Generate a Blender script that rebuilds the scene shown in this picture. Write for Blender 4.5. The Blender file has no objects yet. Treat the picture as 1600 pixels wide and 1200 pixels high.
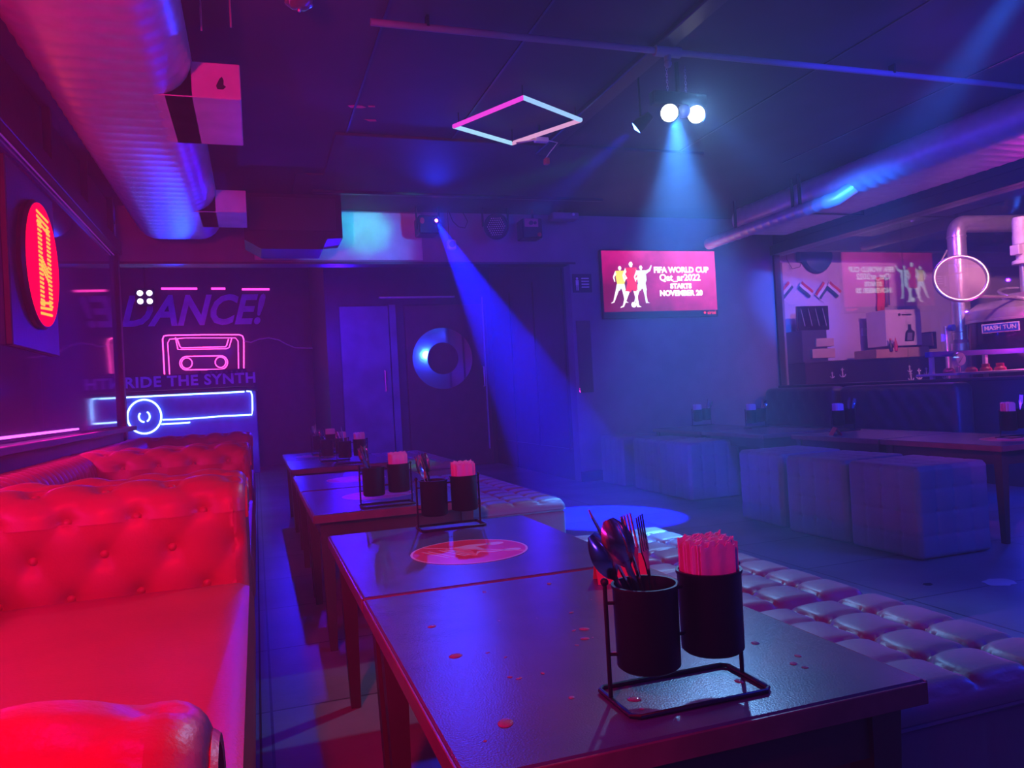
import bpy, math, random
from mathutils import Vector, Matrix
from math import sin, cos, pi, radians, sqrt, exp

random.seed(7)
S = bpy.context.scene
COL = S.collection

# ------------------------------------------------------------------ camera
CAM = Vector((0, 0, .9)); F_PX = 1202.0
_th, _ph, _rho = radians(18.47), radians(.62), .055
_F = Vector((sin(_th)*cos(_ph), cos(_th)*cos(_ph), sin(_ph)))
_R0 = Vector((cos(_th), -sin(_th), 0)); _U0 = _R0.cross(_F)
_R = cos(_rho)*_R0 - sin(_rho)*_U0
_U = cos(_rho)*_U0 + sin(_rho)*_R0
cd = bpy.data.cameras.new('camera'); cam = bpy.data.objects.new('camera', cd); COL.objects.link(cam)
cd.sensor_width = 36; cd.lens = 36*F_PX/1600; cd.clip_start = .02; cd.clip_end = 60
M = Matrix.Identity(4)
for i in range(3):
    M[i][0] = _R[i]; M[i][1] = _U[i]; M[i][2] = -_F[i]; M[i][3] = CAM[i]
cam.matrix_world = M
S.camera = cam
cd.dof.use_dof = False

def at(x, y, ax, v):
    """a pixel of the 1600x1200 photograph turned into the point where it meets the plane ax = v"""
    d = _F + _R*(x-800)/F_PX - _U*(y-600)/F_PX
    i = 'XYZ'.index(ax)
    return CAM + d*((v-CAM[i])/d[i])

# ------------------------------------------------------------------ world, exposure
S.view_settings.view_transform = 'Standard'; S.view_settings.look = 'None'
S.view_settings.gamma = 1; S.view_settings.exposure = 0.0
w = bpy.data.worlds.new('world'); S.world = w; w.use_nodes = True
w.node_tree.nodes['Background'].inputs[0].default_value = (.01, .005, .03, 1)
w.node_tree.nodes['Background'].inputs[1].default_value = .2
cy = S.cycles
cy.max_bounces = 5; cy.diffuse_bounces = 2; cy.glossy_bounces = 3; cy.transmission_bounces = 2
cy.transparent_max_bounces = 6; cy.volume_bounces = 0; cy.sample_clamp_indirect = 4; cy.sample_clamp_direct = 0
cy.caustics_reflective = False; cy.caustics_refractive = False
cy.use_denoising = True

def lamp(name, kind, loc, energy, color, target=None, size=.05, angle=30, blend=.3, shape=None):
    ld = bpy.data.lights.new(name, kind); o = bpy.data.objects.new(name, ld); COL.objects.link(o)
    ld.energy = energy; ld.color = color; o.location = loc
    if kind == 'SPOT':
        ld.spot_size = radians(angle); ld.spot_blend = blend; ld.shadow_soft_size = size
    elif kind == 'POINT':
        ld.shadow_soft_size = size
    elif kind == 'AREA':
        ld.shape = 'RECTANGLE'; ld.size, ld.size_y = size
    if target is not None:
        o.rotation_euler = (Vector(target)-Vector(loc)).to_track_quat('-Z', 'Y').to_euler()
    return o

# lamps behind the camera and across the room, mostly added colour fill without modelled fixtures
lamp('red_wash', 'SPOT', (-.66, -.30, 1.95), 260, (1, .001, .03), (-.50, 1.55, .45), .10, 70, .8)
lamp('magenta_wash', 'POINT', (-.15, 1.0, 1.85), 8, (.8, .0, .5), size=.03)
lamp('violet_wash', 'POINT', (1.2, -1.6, 2.0), 32, (.10, .03, .95), size=.12)
lamp('blue_wash_right', 'POINT', (3.9, .9, 1.9), 180, (.008, .04, 1), size=.06)
lamp('blue_wash_tv', 'SPOT', (3.0, 1.2, 2.3), 520, (.03, .02, 1), (3.9, 6.8, 1.1), .06, 60, .8)
lamp('blue_wash_back', 'POINT', (2.2, 6.0, 1.3), 14, (.03, .005, 1), size=.05)
lamp('blue_wash_dance', 'POINT', (.9, 8.4, 1.7), 52, (.03, .002, 1), size=.008)
lamp('blue_wash_booth', 'POINT', (-1.2, 9.4, 2.3), 40, (.05, .002, 1), size=.02)
lamp('glazing_blue', 'SPOT', (-.1, 5.0, 1.25), 30, (.01, .005, 1), (-1, 4.9, 1.1), .01, 115, .9)  # added spot that turns the left glazing blue
lamp('table_magenta_spot', 'SPOT', (1.3, 1.2, 2.2), 130, (1, .0, .30), (3.75, 3.15, .5), .03, 17, .8)  # added spot that tints the right table edge, no fixture modelled
lamp('blue_wash_wall', 'POINT', (4.95, 3.75, .55), 14, (.004, .03, 1), size=.04)
lamp('led_strip_glow', 'AREA', (-.93, 2.6, .84), 16, (1, .01, .5), (0, 2.6, .80), (5.4, .012))
lamp('ottoman_green_spot', 'SPOT', (1.35, 4.3, 2.35), 60, (.02, 1, .45), (1.0, 5.35, .45), .03, 11, .8)  # added spot for the green patch on the far ottoman
lamp('booth_blue_side', 'POINT', (.25, 7.4, 1.15), 45, (.01, .01, 1), size=.01)  # added point that colours the aisle floor blue
lamp('far_duct_blue_spot', 'SPOT', (-.60, 8.8, 1.35), 170, (.003, .03, 1), (-.66, 5.7, 2.23), .04, 13, .4)  # added spot that puts blue on the far duct underside
lamp('napkin_red_spot', 'SPOT', (-.70, -.35, 1.7), 45, (1, .0, .04), (.62, 1.0, .74), .04, 17, .6)  # added narrow spot that reddens the near napkins
lamp('duct_red', 'SPOT', (-.9, .4, 1.5), 420, (1, .0, .07), (-.68, 2.6, 2.25), .05, 60, .8)  # added spot that reddens the duct from below
# beams that show in the haze
lamp('moving_head_beam', 'SPOT', (1.545, 6.42, 2.40), 14000, (.001, .006, 1), (2.16, 5.1, .25), .012, 19.5, .22)
lamp('moving_head_glow', 'SPOT', (1.557, 6.44, 2.42), 110, (.004, .03, 1), (.4, .8, .6), .03, 70, .9)
lamp('white_beam_down', 'SPOT', (2.09, 3.40, 2.24), 2100, (.045, .26, 1), (1.55, 2.55, .3), .03, 38, .8)
lamp('white_beam_side', 'SPOT', (2.27, 3.42, 2.27), 700, (.05, .20, 1), (5.3, 5.35, 1.95), .03, 20, .8)
lamp('white_lamps_glow', 'SPOT', (2.15, 3.34, 2.29), 115, (.17, .45, .95), (1.0, 1.2, .5), .05, 95, .8)
lamp('blue_par_beam', 'SPOT', (2.02, 3.73, 2.29), 900, (.004, .02, 1), (.9, 4.6, 1.35), .02, 16, .5)
lamp('ceiling_beam', 'SPOT', (3.05, 2.2, 2.50), 6000, (.008, .14, 1), (4.55, 4.9, 2.06), .05, 15, .9)
lamp('duct_spot', 'SPOT', (1.0, 4.1, 1.7), 70, (.0, .05, 1), (-.5, 5.6, 2.2), .04, 26, .6)
lamp('fascia_spot', 'SPOT', (2.1, 4.2, 2.30), 620, (.01, .60, .28), (.98, 6.85, 2.42), .04, 11, 1.0)
lamp('board_blue_spot', 'SPOT', (2.0, 4.8, 2.15), 300, (.02, .17, 1), (.95, 6.85, 2.3), .04, 26, .9)

# ------------------------------------------------------------------ materials
MATS = {}
def mat(name, col=(.5, .5, .5), rough=.5, metal=0., spec=.5, nscale=8., namt=.12, bump=0., bscale=40., emit=None, es=0., coat=0., col2=None, stretch=None):
    if name in MATS: return MATS[name]
    m = bpy.data.materials.new(name); m.use_nodes = True; nt = m.node_tree; b = nt.nodes['Principled BSDF']
    b.inputs['Roughness'].default_value = rough; b.inputs['Metallic'].default_value = metal
    b.inputs['Specular IOR Level'].default_value = spec; b.inputs['Coat Weight'].default_value = coat
    b.inputs['Coat Roughness'].default_value = .08
    tc = nt.nodes.new('ShaderNodeTexCoord'); src = tc.outputs['Object']
    if stretch:
        mp = nt.nodes.new('ShaderNodeMapping'); mp.inputs['Scale'].default_value = stretch
        nt.links.new(src, mp.inputs[0]); src = mp.outputs[0]
    n = nt.nodes.new('ShaderNodeTexNoise'); n.inputs['Scale'].default_value = nscale; n.inputs['Detail'].default_value = 4
    nt.links.new(src, n.inputs['Vector'])
    r = nt.nodes.new('ShaderNodeValToRGB'); nt.links.new(n.outputs[0], r.inputs[0])
    c2 = col2 or tuple(max(0, c*(1-namt*2)) for c in col)
    r.color_ramp.elements[0].position = .35; r.color_ramp.elements[1].position = .65
    r.color_ramp.elements[0].color = (*c2, 1); r.color_ramp.elements[1].color = (*col, 1)
    nt.links.new(r.outputs[0], b.inputs['Base Color'])
    if bump:
        nb = nt.nodes.new('ShaderNodeTexNoise'); nb.inputs['Scale'].default_value = bscale; nb.inputs['Detail'].default_value = 3
        nt.links.new(src, nb.inputs['Vector'])
        bp = nt.nodes.new('ShaderNodeBump'); bp.inputs['Strength'].default_value = bump; bp.inputs['Distance'].default_value = .004
        nt.links.new(nb.outputs[0], bp.inputs['Height']); nt.links.new(bp.outputs[0], b.inputs['Normal'])
    if emit:
        b.inputs['Emission Color'].default_value = (*emit, 1); b.inputs['Emission Strength'].default_value = es
    MATS[name] = m
    return m

M_CEIL = mat('ceiling_paint', (.06, .055, .07), .7, spec=.3, bump=.5, bscale=3, nscale=1.5, namt=.2)
M_BLACK = mat('black_paint', (.025, .024, .03), .4, bump=.2)
M_BLACKMETAL = mat('black_metal', (.012, .012, .014), .45, .3, bump=.05)
M_WALL = mat('wall_paint', (.22, .2, .25), .7, bump=.5, bscale=60, nscale=3)
M_WALLD = mat('dark_wall_paint', (.05, .045, .07), .45, bump=.3, bscale=30)
M_BOARD = mat('pale_board', (.62, .62, .62), .4, bump=.3, bscale=25, nscale=5)
M_GALV = mat('galvanised_steel', (.62, .62, .64), .40, .4, bump=.12, bscale=12, nscale=14, namt=.06)
M_STEEL = mat('brushed_steel', (.80, .76, .76), .32, .75, bump=.05, bscale=20)
M_LEATH = mat('red_leather', (.60, .05, .06), .38, spec=.5, bump=.15, bscale=160, nscale=3, namt=.08)
M_LEATHD = mat('dark_leather', (.05, .05, .06), .4, bump=.15, bscale=120)
M_CUBE = mat('grey_leatherette', (.31, .30, .34), .42, spec=.4, bump=.12, bscale=120, nscale=3, namt=.08)
M_CUBEM = mat('matt_grey_leatherette', (.26, .25, .29), .55, bump=.3, bscale=120, nscale=3)
M_TOP = mat('table_laminate', (.10, .125, .15), .26, spec=.6, bump=.10, bscale=350, nscale=4, namt=.12)
M_WOOD = mat('dark_stained_wood', (.07, .035, .03), .4, bump=.2, bscale=30, stretch=(1, 1, .15))
M_TRIMW = mat('table_edge_wood', (.24, .09, .10), .25, bump=.1, nscale=20)
M_NAP = mat('paper_napkin', (.80, .74, .74), .8, bump=.4, bscale=60, namt=.05)
M_CUTL = mat('cutlery_steel', (.6, .6, .6), .15, 1., namt=.02)
M_WHITE = mat('white_plastic', (.75, .75, .75), .4, namt=.03)
M_CARD = mat('cardboard', (.55, .34, .22), .8, bump=.2, nscale=10)
M_CARDW = mat('printed_white_carton', (.75, .62, .58), .7, namt=.05)
M_RED = mat('red_print', (.75, .05, .07), .3, namt=.04)
M_PALEPRINT = mat('pale_print', (.75, .6, .65), .35, namt=.03)
M_MIRR = mat('mirror_glass', (.80, .82, .85), .06, 1., namt=.02, bump=.03, bscale=8)
M_WATER = mat('water', (.3, .25, .28), .03, .0, spec=1., namt=0)
M_DGLASS = mat('dark_glass', (.09, .04, .14), .05, 0, spec=1., namt=.1, nscale=2)
M_SEAM = mat('joint_filler', (.01, .01, .012), .7)
M_BLUEP = mat('blue_paint', (.03, .08, .5), .4)
M_REDP = mat('red_plastic', (.7, .03, .06), .4)
M_BREW = mat('brewery_wall_paint', (.60, .52, .62), .7, bump=.3, bscale=30, nscale=2, namt=.05)
M_FABRED = mat('flag_red', (.75, .05, .08), .7); M_FABW = mat('flag_white', (.8, .78, .8), .7); M_FABG = mat('flag_green', (.02, .12, .12), .7)

def emis(name, col, s):
    if name in MATS: return MATS[name]
    m = bpy.data.materials.new(name); m.use_nodes = True; nt = m.node_tree; nt.nodes.remove(nt.nodes['Principled BSDF'])
    e = nt.nodes.new('ShaderNodeEmission'); e.inputs[0].default_value = (*col, 1)
    n = nt.nodes.new('ShaderNodeTexNoise'); n.inputs['Scale'].default_value = 6
    r = nt.nodes.new('ShaderNodeMapRange'); r.inputs[3].default_value = s*.92; r.inputs[4].default_value = s*1.08
    nt.links.new(n.outputs[0], r.inputs[0]); nt.links.new(r.outputs[0], e.inputs[1])
    nt.links.new(e.outputs[0], nt.nodes['Material Output'].inputs[0])
    MATS[name] = m
    return m

def floor_mat():
    m = mat('floor_concrete', (.28, .27, .30), .38, bump=.35, bscale=18, nscale=2.2, namt=.18); nt = m.node_tree
    b = nt.nodes['Principled BSDF']; ramp = [n for n in nt.nodes if n.type == 'VALTORGB'][0]
    br = nt.nodes.new('ShaderNodeTexBrick'); br.offset = .0; br.inputs['Scale'].default_value = 1
    br.inputs['Brick Width'].default_value = 1.2; br.inputs['Row Height'].default_value = .6; br.inputs['Mortar Size'].default_value = .004
    br.inputs['Color1'].default_value = (1, 1, 1, 1); br.inputs['Color2'].default_value = (.82, .82, .82, 1); br.inputs['Mortar'].default_value = (.15, .15, .15, 1)
    tc = [n for n in nt.nodes if n.type == 'TEX_COORD'][0]
    nt.links.new(tc.outputs['Object'], br.inputs['Vector'])
    mx = nt.nodes.new('ShaderNodeMix'); mx.data_type = 'RGBA'; mx.blend_type = 'MULTIPLY'; mx.inputs[0].default_value = 1
    nt.links.new(ramp.outputs[0], mx.inputs[6]); nt.links.new(br.outputs[0], mx.inputs[7]); nt.links.new(mx.outputs[2], b.inputs['Base Color'])
    return m
M_FLOOR = floor_mat()

def glass_mat():
    m = bpy.data.materials.new('window_glass'); m.use_nodes = True; nt = m.node_tree; nt.nodes.remove(nt.nodes['Principled BSDF'])
    t = nt.nodes.new('ShaderNodeBsdfTransparent'); t.inputs[0].default_value = (.93, .92, .97, 1)
    g = nt.nodes.new('ShaderNodeBsdfGlossy'); g.inputs['Roughness'].default_value = 0.01
    mx = nt.nodes.new('ShaderNodeMixShader'); lw = nt.nodes.new('ShaderNodeLayerWeight'); lw.inputs[0].default_value = .5; pw = nt.nodes.new('ShaderNodeMath'); pw.operation = 'POWER'; pw.inputs[1].default_value = 3.5; nt.links.new(lw.outputs['Facing'], pw.inputs[0]); fr = nt.nodes.new('ShaderNodeMapRange'); fr.inputs[3].default_value = .15; fr.inputs[4].default_value = .85; nt.links.new(pw.outputs[0], fr.inputs[0])
    nt.links.new(fr.outputs[0], mx.inputs[0]); nt.links.new(t.outputs[0], mx.inputs[1]); nt.links.new(g.outputs[0], mx.inputs[2])
    nt.links.new(mx.outputs[0], nt.nodes['Material Output'].inputs[0])
    return m
M_GLASS = glass_mat()
M_LID = mat('lid_glass', (.5, .4, .5), .4, namt=.05); M_LID.node_tree.nodes['Principled BSDF'].inputs['Alpha'].default_value = .25

# ------------------------------------------------------------------ mesh building
class MB:
    def __init__(s): s.v = []; s.f = []; s.mi = []; s.m = 0
    def add(s, vs, fs):
        n = len(s.v); s.v += [tuple(v) for v in vs]; s.f += [[i+n for i in f] for f in fs]; s.mi += [s.m]*len(fs); return s
    def box(s, x0, x1, y0, y1, z0, z1, b=0.):
        if b <= 0:
            vs = [(x, y, z) for z in (z0, z1) for y in (y0, y1) for x in (x0, x1)]
            return s.add(vs, [(0, 2, 3, 1), (4, 5, 7, 6), (0, 1, 5, 4), (2, 6, 7, 3), (0, 4, 6, 2), (1, 3, 7, 5)])
        # bevelled box: 24 vertices
        X = (x0, x1); Y = (y0, y1); Z = (z0, z1); sg = (1, -1); vs = []; idx = {}
        for k in (0, 1):
            for j in (0, 1):
                for i in (0, 1):
                    for a in range(3):
                        p = [X[i]+sg[i]*b, Y[j]+sg[j]*b, Z[k]+sg[k]*b]; p[a] = (X[i], Y[j], Z[k])[a]
                        idx[(i, j, k, a)] = len(vs); vs.append(tuple(p))
        fs = []
        def q(c, a): return idx[(*c, a)]
        for a, order in ((0, ((0, 0), (0, 1), (1, 1), (1, 0))), (1, ((0, 0), (0, 1), (1, 1), (1, 0))), (2, ((0, 0), (0, 1), (1, 1), (1, 0)))):
            for e in (0, 1):
                f = []
                for (u, v) in order:
                    c = [0, 0, 0]; c[a] = e; o = [t for t in range(3) if t != a]; c[o[0]] = u; c[o[1]] = v; f.append(q(c, a))
                fs.append(f)
        for a in range(3):          # edges along axis a
            o = [t for t in range(3) if t != a]
            for u in (0, 1):
                for v in (0, 1):
                    c0 = [0, 0, 0]; c0[o[0]] = u; c0[o[1]] = v; c1 = list(c0); c1[a] = 1
                    fs.append([q(c0, o[0]), q(c1, o[0]), q(c1, o[1]), q(c0, o[1])])
        for i in (0, 1):
            for j in (0, 1):
                for k in (0, 1): fs.append([idx[(i, j, k, 0)], idx[(i, j, k, 1)], idx[(i, j, k, 2)]])
        return s.add(vs, fs)
    def tube(s, pts, r, seg=8, closed=False, caps=True):
        pts = [Vector(p) for p in pts]; n = len(pts); rs = r if isinstance(r, (list, tuple)) else [r]*n
        vs = []; fs = []; up = None
        for i, p in enumerate(pts):
            a = pts[(i-1) % n] if (closed or i > 0) else p; c = pts[(i+1) % n] if (closed or i < n-1) else p
            t = (c-a).normalized() if (c-a).length > 1e-9 else Vector((0, 0, 1))
            if up is None: up = t.orthogonal().normalized()
            up = (up - t*up.dot(t)); up = up.normalized() if up.length > 1e-6 else t.orthogonal().normalized()
            sd = t.cross(up)
            for k in range(seg):
                an = 2*pi*k/seg; vs.append(p + (up*cos(an)+sd*sin(an))*rs[i])
        for i in range(n if closed else n-1):
            j = (i+1) % n
            for k in range(seg):
                l = (k+1) % seg; fs.append((i*seg+k, i*seg+l, j*seg+l, j*seg+k))
        if caps and not closed:
            fs.append(list(range(seg))[::-1]); fs.append([(n-1)*seg+k for k in range(seg)])
        return s.add(vs, fs)
    def cyl(s, a, b, r, seg=24, r2=None): return s.tube([a, b], [r, r if r2 is None else r2], seg)
    def lathe(s, prof, o=(0, 0, 0), seg=32, ax=None):
        vs = []; fs = []; n = len(prof); R = Matrix.Identity(3)
        if ax is not None: R = Vector((0, 0, 1)).rotation_difference(Vector(ax)).to_matrix()
        for (r, z) in prof:
            for k in range(seg):
                an = 2*pi*k/seg; vs.append(Vector(o)+R @ Vector((r*cos(an), r*sin(an), z)))
        for i in range(n-1):
            for k in range(seg):
                l = (k+1) % seg; fs.append((i*seg+k, i*seg+l, (i+1)*seg+l, (i+1)*seg+k))
        if prof[0][0] > 1e-6: fs.append(list(range(seg))[::-1])
        if prof[-1][0] > 1e-6: fs.append([(n-1)*seg+k for k in range(seg)])
        return s.add(vs, fs)
    def ball(s, c, r, seg=12, sc=(1, 1, 1)):
        n0 = len(s.v); h = seg//2
        s.lathe([(max(1e-5, r*sin(pi*i/h)), -r*cos(pi*i/h)) for i in range(h+1)], (0, 0, 0), seg)
        for i in range(n0, len(s.v)):
            v = s.v[i]; s.v[i] = (v[0]*sc[0]+c[0], v[1]*sc[1]+c[1], v[2]*sc[2]+c[2])
        return s
    def prism(s, poly, o, u, v, w):
        """polygon given in (u, v), pushed out by vector w"""
        o, u, v, w = Vector(o), Vector(u), Vector(v), Vector(w); n = len(poly)
        vs = [o+u*p[0]+v*p[1] for p in poly]+[o+u*p[0]+v*p[1]+w for p in poly]
        fs = [list(range(n))[::-1], list(range(n, 2*n))]+[(i, (i+1) % n, n+(i+1) % n, n+i) for i in range(n)]
        return s.add(vs, fs)
    def grid(s, fn, nu, nv):
        vs = [fn(i/nu, j/nv) for j in range(nv+1) for i in range(nu+1)]
        return s.add(vs, [(j*(nu+1)+i, j*(nu+1)+i+1, (j+1)*(nu+1)+i+1, (j+1)*(nu+1)+i) for j in range(nv) for i in range(nu)])
    def xf(s, Mx):
        s.v = [tuple(Mx @ Vector(v)) for v in s.v]; return s
    def build(s, name, m, parent=None, smooth=False, weld=False, ang=40):
        me = bpy.data.meshes.new(name); me.from_pydata(s.v, [], s.f)
        for x in (m if isinstance(m, (list, tuple)) else [m]): me.materials.append(x)
        me.polygons.foreach_set('material_index', s.mi)
        import bmesh
        bm = bmesh.new(); bm.from_mesh(me)
        if weld: bmesh.ops.remove_doubles(bm, verts=bm.verts, dist=1e-5)
        bmesh.ops.recalc_face_normals(bm, faces=bm.faces)
        if smooth:
            for f in bm.faces: f.smooth = True
            for e in bm.edges:
                if len(e.link_faces) == 2 and e.calc_face_angle(0) > radians(ang): e.smooth = False
        bm.to_mesh(me); bm.free(); me.update()
        o = bpy.data.objects.new(name, me); COL.objects.link(o)
        if parent: o.parent = parent
        return o

def tag(o, label=None, cat=None, group=None, kind=None):
    if label: o['label'] = label
    if cat: o['category'] = cat
    if group: o['group'] = group
    if kind: o['kind'] = kind
    return o
def thing(name, loc, label, cat, group=None, rz=0):
    o = bpy.data.objects.new(name, None); COL.objects.link(o); o.location = loc; o.rotation_euler = (0, 0, rz); o.empty_display_size = .1
    return tag(o, label, cat, group)
def struct(name, mb, m, smooth=False, parent=None):
    o = mb.build(name, m, parent, smooth)
    if parent is None: o['kind'] = 'structure'
    return o
def copy_tree(o, loc, label, group=None, rz=None):
    c = o.copy(); COL.objects.link(c); c.location = loc
    if rz is not None: c.rotation_euler = (0, 0, rz)
    c['label'] = label
    if group: c['group'] = group
    for ch in list(o.children):
        k = ch.copy(); COL.objects.link(k); k.parent = c
        for g in list(ch.children):
            q = g.copy(); COL.objects.link(q); q.parent = k
    return c

def text_mb(txt, size, origin, u, v, depth=.002, shear=0., bold=0., align='CENTER', sx=1., spacing=1.):
    """lettering as solid geometry on the plane spanned by u (reading direction) and v (up)"""
    cu = bpy.data.curves.new('lettering', 'FONT'); cu.body = txt; cu.size = size; cu.align_x = align; cu.align_y = 'CENTER'
    cu.shear = shear; cu.offset = bold; cu.extrude = depth/2; cu.space_character = spacing; cu.resolution_u = 3
    o = bpy.data.objects.new('lettering', cu); COL.objects.link(o)
    dg = bpy.context.evaluated_depsgraph_get(); me = bpy.data.meshes.new_from_object(o.evaluated_get(dg))
    bpy.data.objects.remove(o); u = Vector(u).normalized(); v = Vector(v).normalized(); w_ = u.cross(v); o3 = Vector(origin)
    mb = MB(); mb.add([o3+u*p.co.x*sx+v*p.co.y+w_*(p.co.z+depth/2) for p in me.vertices], [list(f.vertices) for f in me.polygons])
    bpy.data.meshes.remove(me)
    return mb

# ------------------------------------------------------------------ the room
XL, XR, YB, ZC = -1.0, 5.3, 6.85, 2.58
struct('floor', MB().box(-4, 11, -2.6, 12.2, -.1, 0), M_FLOOR)
struct('trim_1', MB().box(-.034, -.028, -2.5, 10.9, 0, .0015), M_SEAM)
c = MB().box(XL-.1, XR+.1, -2.6, YB+.15, ZC, ZC+.1)
struct('ceiling', c, M_CEIL)
struct('ceiling_back', MB().box(-4, 6, YB+.15, 12.2, 2.95, 3.05), M_CEIL)
# joints and battens of the ceiling boards, running down the room and across it
n = 2
for x in (.62, 1.30, 3.0, 4.0):
    struct('trim_%d' % n, MB().box(x-.006, x+.006, -2.5, 5.0, ZC-.006, ZC), M_BLACK); n += 1
b = MB().box(1.93, 2.03, -2.5, 5.0, ZC-.035, ZC, .006)
struct('beam_along', b, M_BLACK)
for (y0, y1, z) in ((4.85, 5.75, 2.562), (5.75, 6.25, 2.567), (6.25, 6.8, 2.572)):
    struct('ceiling_soffit', MB().box(.55 if y0 < 5.5 else .35, 3.2, y0, y1, z, ZC+.002, .004), M_CEIL)
struct('beam_front_of_fascia', MB().box(.5, 3.0, 6.15, 6.20, 2.545, ZC, .006), M_BLACK)
struct('wall_fascia', MB().box(XL, XR, YB, YB+.15, 2.125, ZC), M_WALL)
struct('trim_fascia', MB().box(XL, 3.0, YB-.012, YB+.16, 2.105, 2.125), M_BLACK)
struct('fascia_board', MB().box(.05, 1.50, YB-.012, YB-.001, 2.14, 2.565, .003), M_BOARD)
struct('wall_back', MB().box(2.94, XR+.1, YB, YB+.15, 0, 2.125), M_WALL)
struct('baseboard_back', MB().box(2.94, XR, YB-.015, YB, 0, .1), M_BLACK)
struct('wall_rear', MB().box(-4, 11, -2.7, -2.6, 0, 3), M_WALLD)
struct('wall_far', MB().box(-4, .95, 12.0, 12.15, 0, 3), M_WALLD)
struct('wall_corridor', MB().box(.85, .95, 9.5, 12.0, 0, 2.95), M_WALLD)
struct('wall_doors', MB().box(.95, 3.1, 9.5, 9.62, 0, 2.95), M_WALLD)
struct('wall_passage', MB().box(2.94, 3.08, YB+.15, 9.5, 0, 2.95), M_WALLD)
struct('wall_outer_left', MB().box(-4.1, -4, -2.6, 12.2, 0, 3), M_WALLD)
for i, (x0, x1) in enumerate(((7.05, 7.06), (7.9, 7.91), (8.7, 8.71))):
    struct('trim_passage_%d' % i, MB().box(2.925, 2.94, x0, x1+.02, .3 if i < 2 else 0, 2.1), M_BLACK)
struct('trim_passage_rail', MB().box(2.925, 2.94, 7.0, 9.5, .28, .31), M_BLACK)
# left wall: dark dado, ledge, tall dark glazing with a steel post at its end
struct('wall_left', MB().box(XL-.12, XL, -2.6, YB, 0, .80), M_WALLD)
struct('window_sill_left', MB().box(XL-.02, XL+.10, -2.5, 6.72, .765, .80, .004), M_BLACK)
for i, (y0, y1) in enumerate(((-2.5, -.2), (-.2, 2.1), (2.1, 4.4), (4.4, 6.74))):
    struct('window_left_%d' % (i+1), MB().box(XL-.03, XL-.012, y0+.003, y1-.003, .80, 2.17), M_DGLASS)
struct('wall_left_upper', MB().box(XL-.12, XL-.03, -2.6, YB, .80, ZC), M_WALLD)
struct('beam_left_header', MB().box(XL-.03, XL+.04, -2.5, YB-.02, 2.17, 2.27, .004), M_BLACK)
for i in range(7):
    struct('strut_left_%d' % i, MB().box(XL-.02, XL+.02, .9+i*.95, .94+i*.95, 2.27, ZC), M_BLACK)
struct('pillar_left', MB().box(XL-.04, XL+.02, 6.74, 6.83, 0, 2.2, .004), M_BLACK)
# right wall: low wall, deep sill, big panes to the brewery, header
struct('wall_right', MB().box(XR, XR+.14, -2.6, YB, 0, .79), M_WALLD)
struct('window_sill_right', MB().box(XR-.06, XR+.2, -2.5, YB-.02, .79, .815, .005), M_BLACK)
struct('wall_right_header', MB().box(XR, XR+.12, -2.6, YB, 2.3, ZC), M_WALLD)
struct('window_header_right', MB().box(XR-.05, XR+.14, -2.5, YB, 2.2, 2.3, .004), M_BLACK)
for i, (y0, y1) in enumerate(((-2.5, -.3), (-.3, 1.55), (1.55, 3.35), (3.35, 5.18), (5.18, 6.83))):
    struct('window_right_%d' % (i+1), MB().box(XR+.02, XR+.03, y0+.004, y1-.004, .815, 2.2), M_GLASS)
struct('window_frame_right', MB().box(XR-.02, XR+.05, YB-.03, YB, .815, 2.2), M_BLACKMETAL)
# doors
def door(name, x0, x1, m):
    d = MB().box(x0, x1, 9.455, 9.50, .01, 2.05, .004); o = struct(name, d, m)
    h = MB().tube([(x1-.08, 9.455, 1.0), (x1-.08, 9.42, 1.0), (x1-.08, 9.42, 1.25), (x1-.08, 9.455, 1.25)], .009, 8).build('handle', M_STEEL, o, True)
    return o
M_DOORG = mat('grey_green_door_paint', (.22, .34, .36), .45, bump=.3, bscale=6, nscale=3, namt=.2)
M_DOORR = mat('maroon_door_paint', (.13, .03, .06), .5, bump=.2, bscale=8)
door('door_1', 1.01, 1.60, M_DOORG)
struct('trim_door_jamb', MB().box(1.61, 1.69, 9.44, 9.5, 0, 2.06), M_DOORG)
door('door_2', 1.80, 2.86, M_DOORR)
struct('trim_door_head', MB().box(1.5, 2.45, 9.43, 9.5, 2.14, 2.16), M_GALV)
struct('trim_door_head_2', MB().box(2.80, 2.815, 9.43, 9.455, .2, 2.14), M_GALV)

def disc_ring(mb, c, ro, ri, y0, y1, seg=64):
    """flat ring in a plane of constant y"""
    vs = []; fs = []
    for (r, y) in ((ri, y0), (ro, y0), (ro, y1), (ri, y1)):
        for k in range(seg):
            a = 2*pi*k/seg; vs.append((c[0]+r*cos(a), y, c[2]+r*sin(a)))
    for j in range(4):
        for k in range(seg):
            fs.append((j*seg+k, j*seg+(k+1) % seg, ((j+1) % 4)*seg+(k+1) % seg, ((j+1) % 4)*seg+k))
    return mb.add(vs, fs)
cr = at(692, 560, 'Y', 9.44)
tag(disc_ring(MB(), cr, .385, .20, 9.44, 9.454).build('ring_mirror', M_MIRR, None, True), 'round mirror ring with an open middle fixed to the maroon door', 'mirror')
tag(MB().box(2.97, 3.12, YB-.012, YB-.001, .86, 1.56, .004).build('wall_mirror', M_MIRR), 'narrow upright mirror on the end of the wall left of the television', 'mirror')
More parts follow.
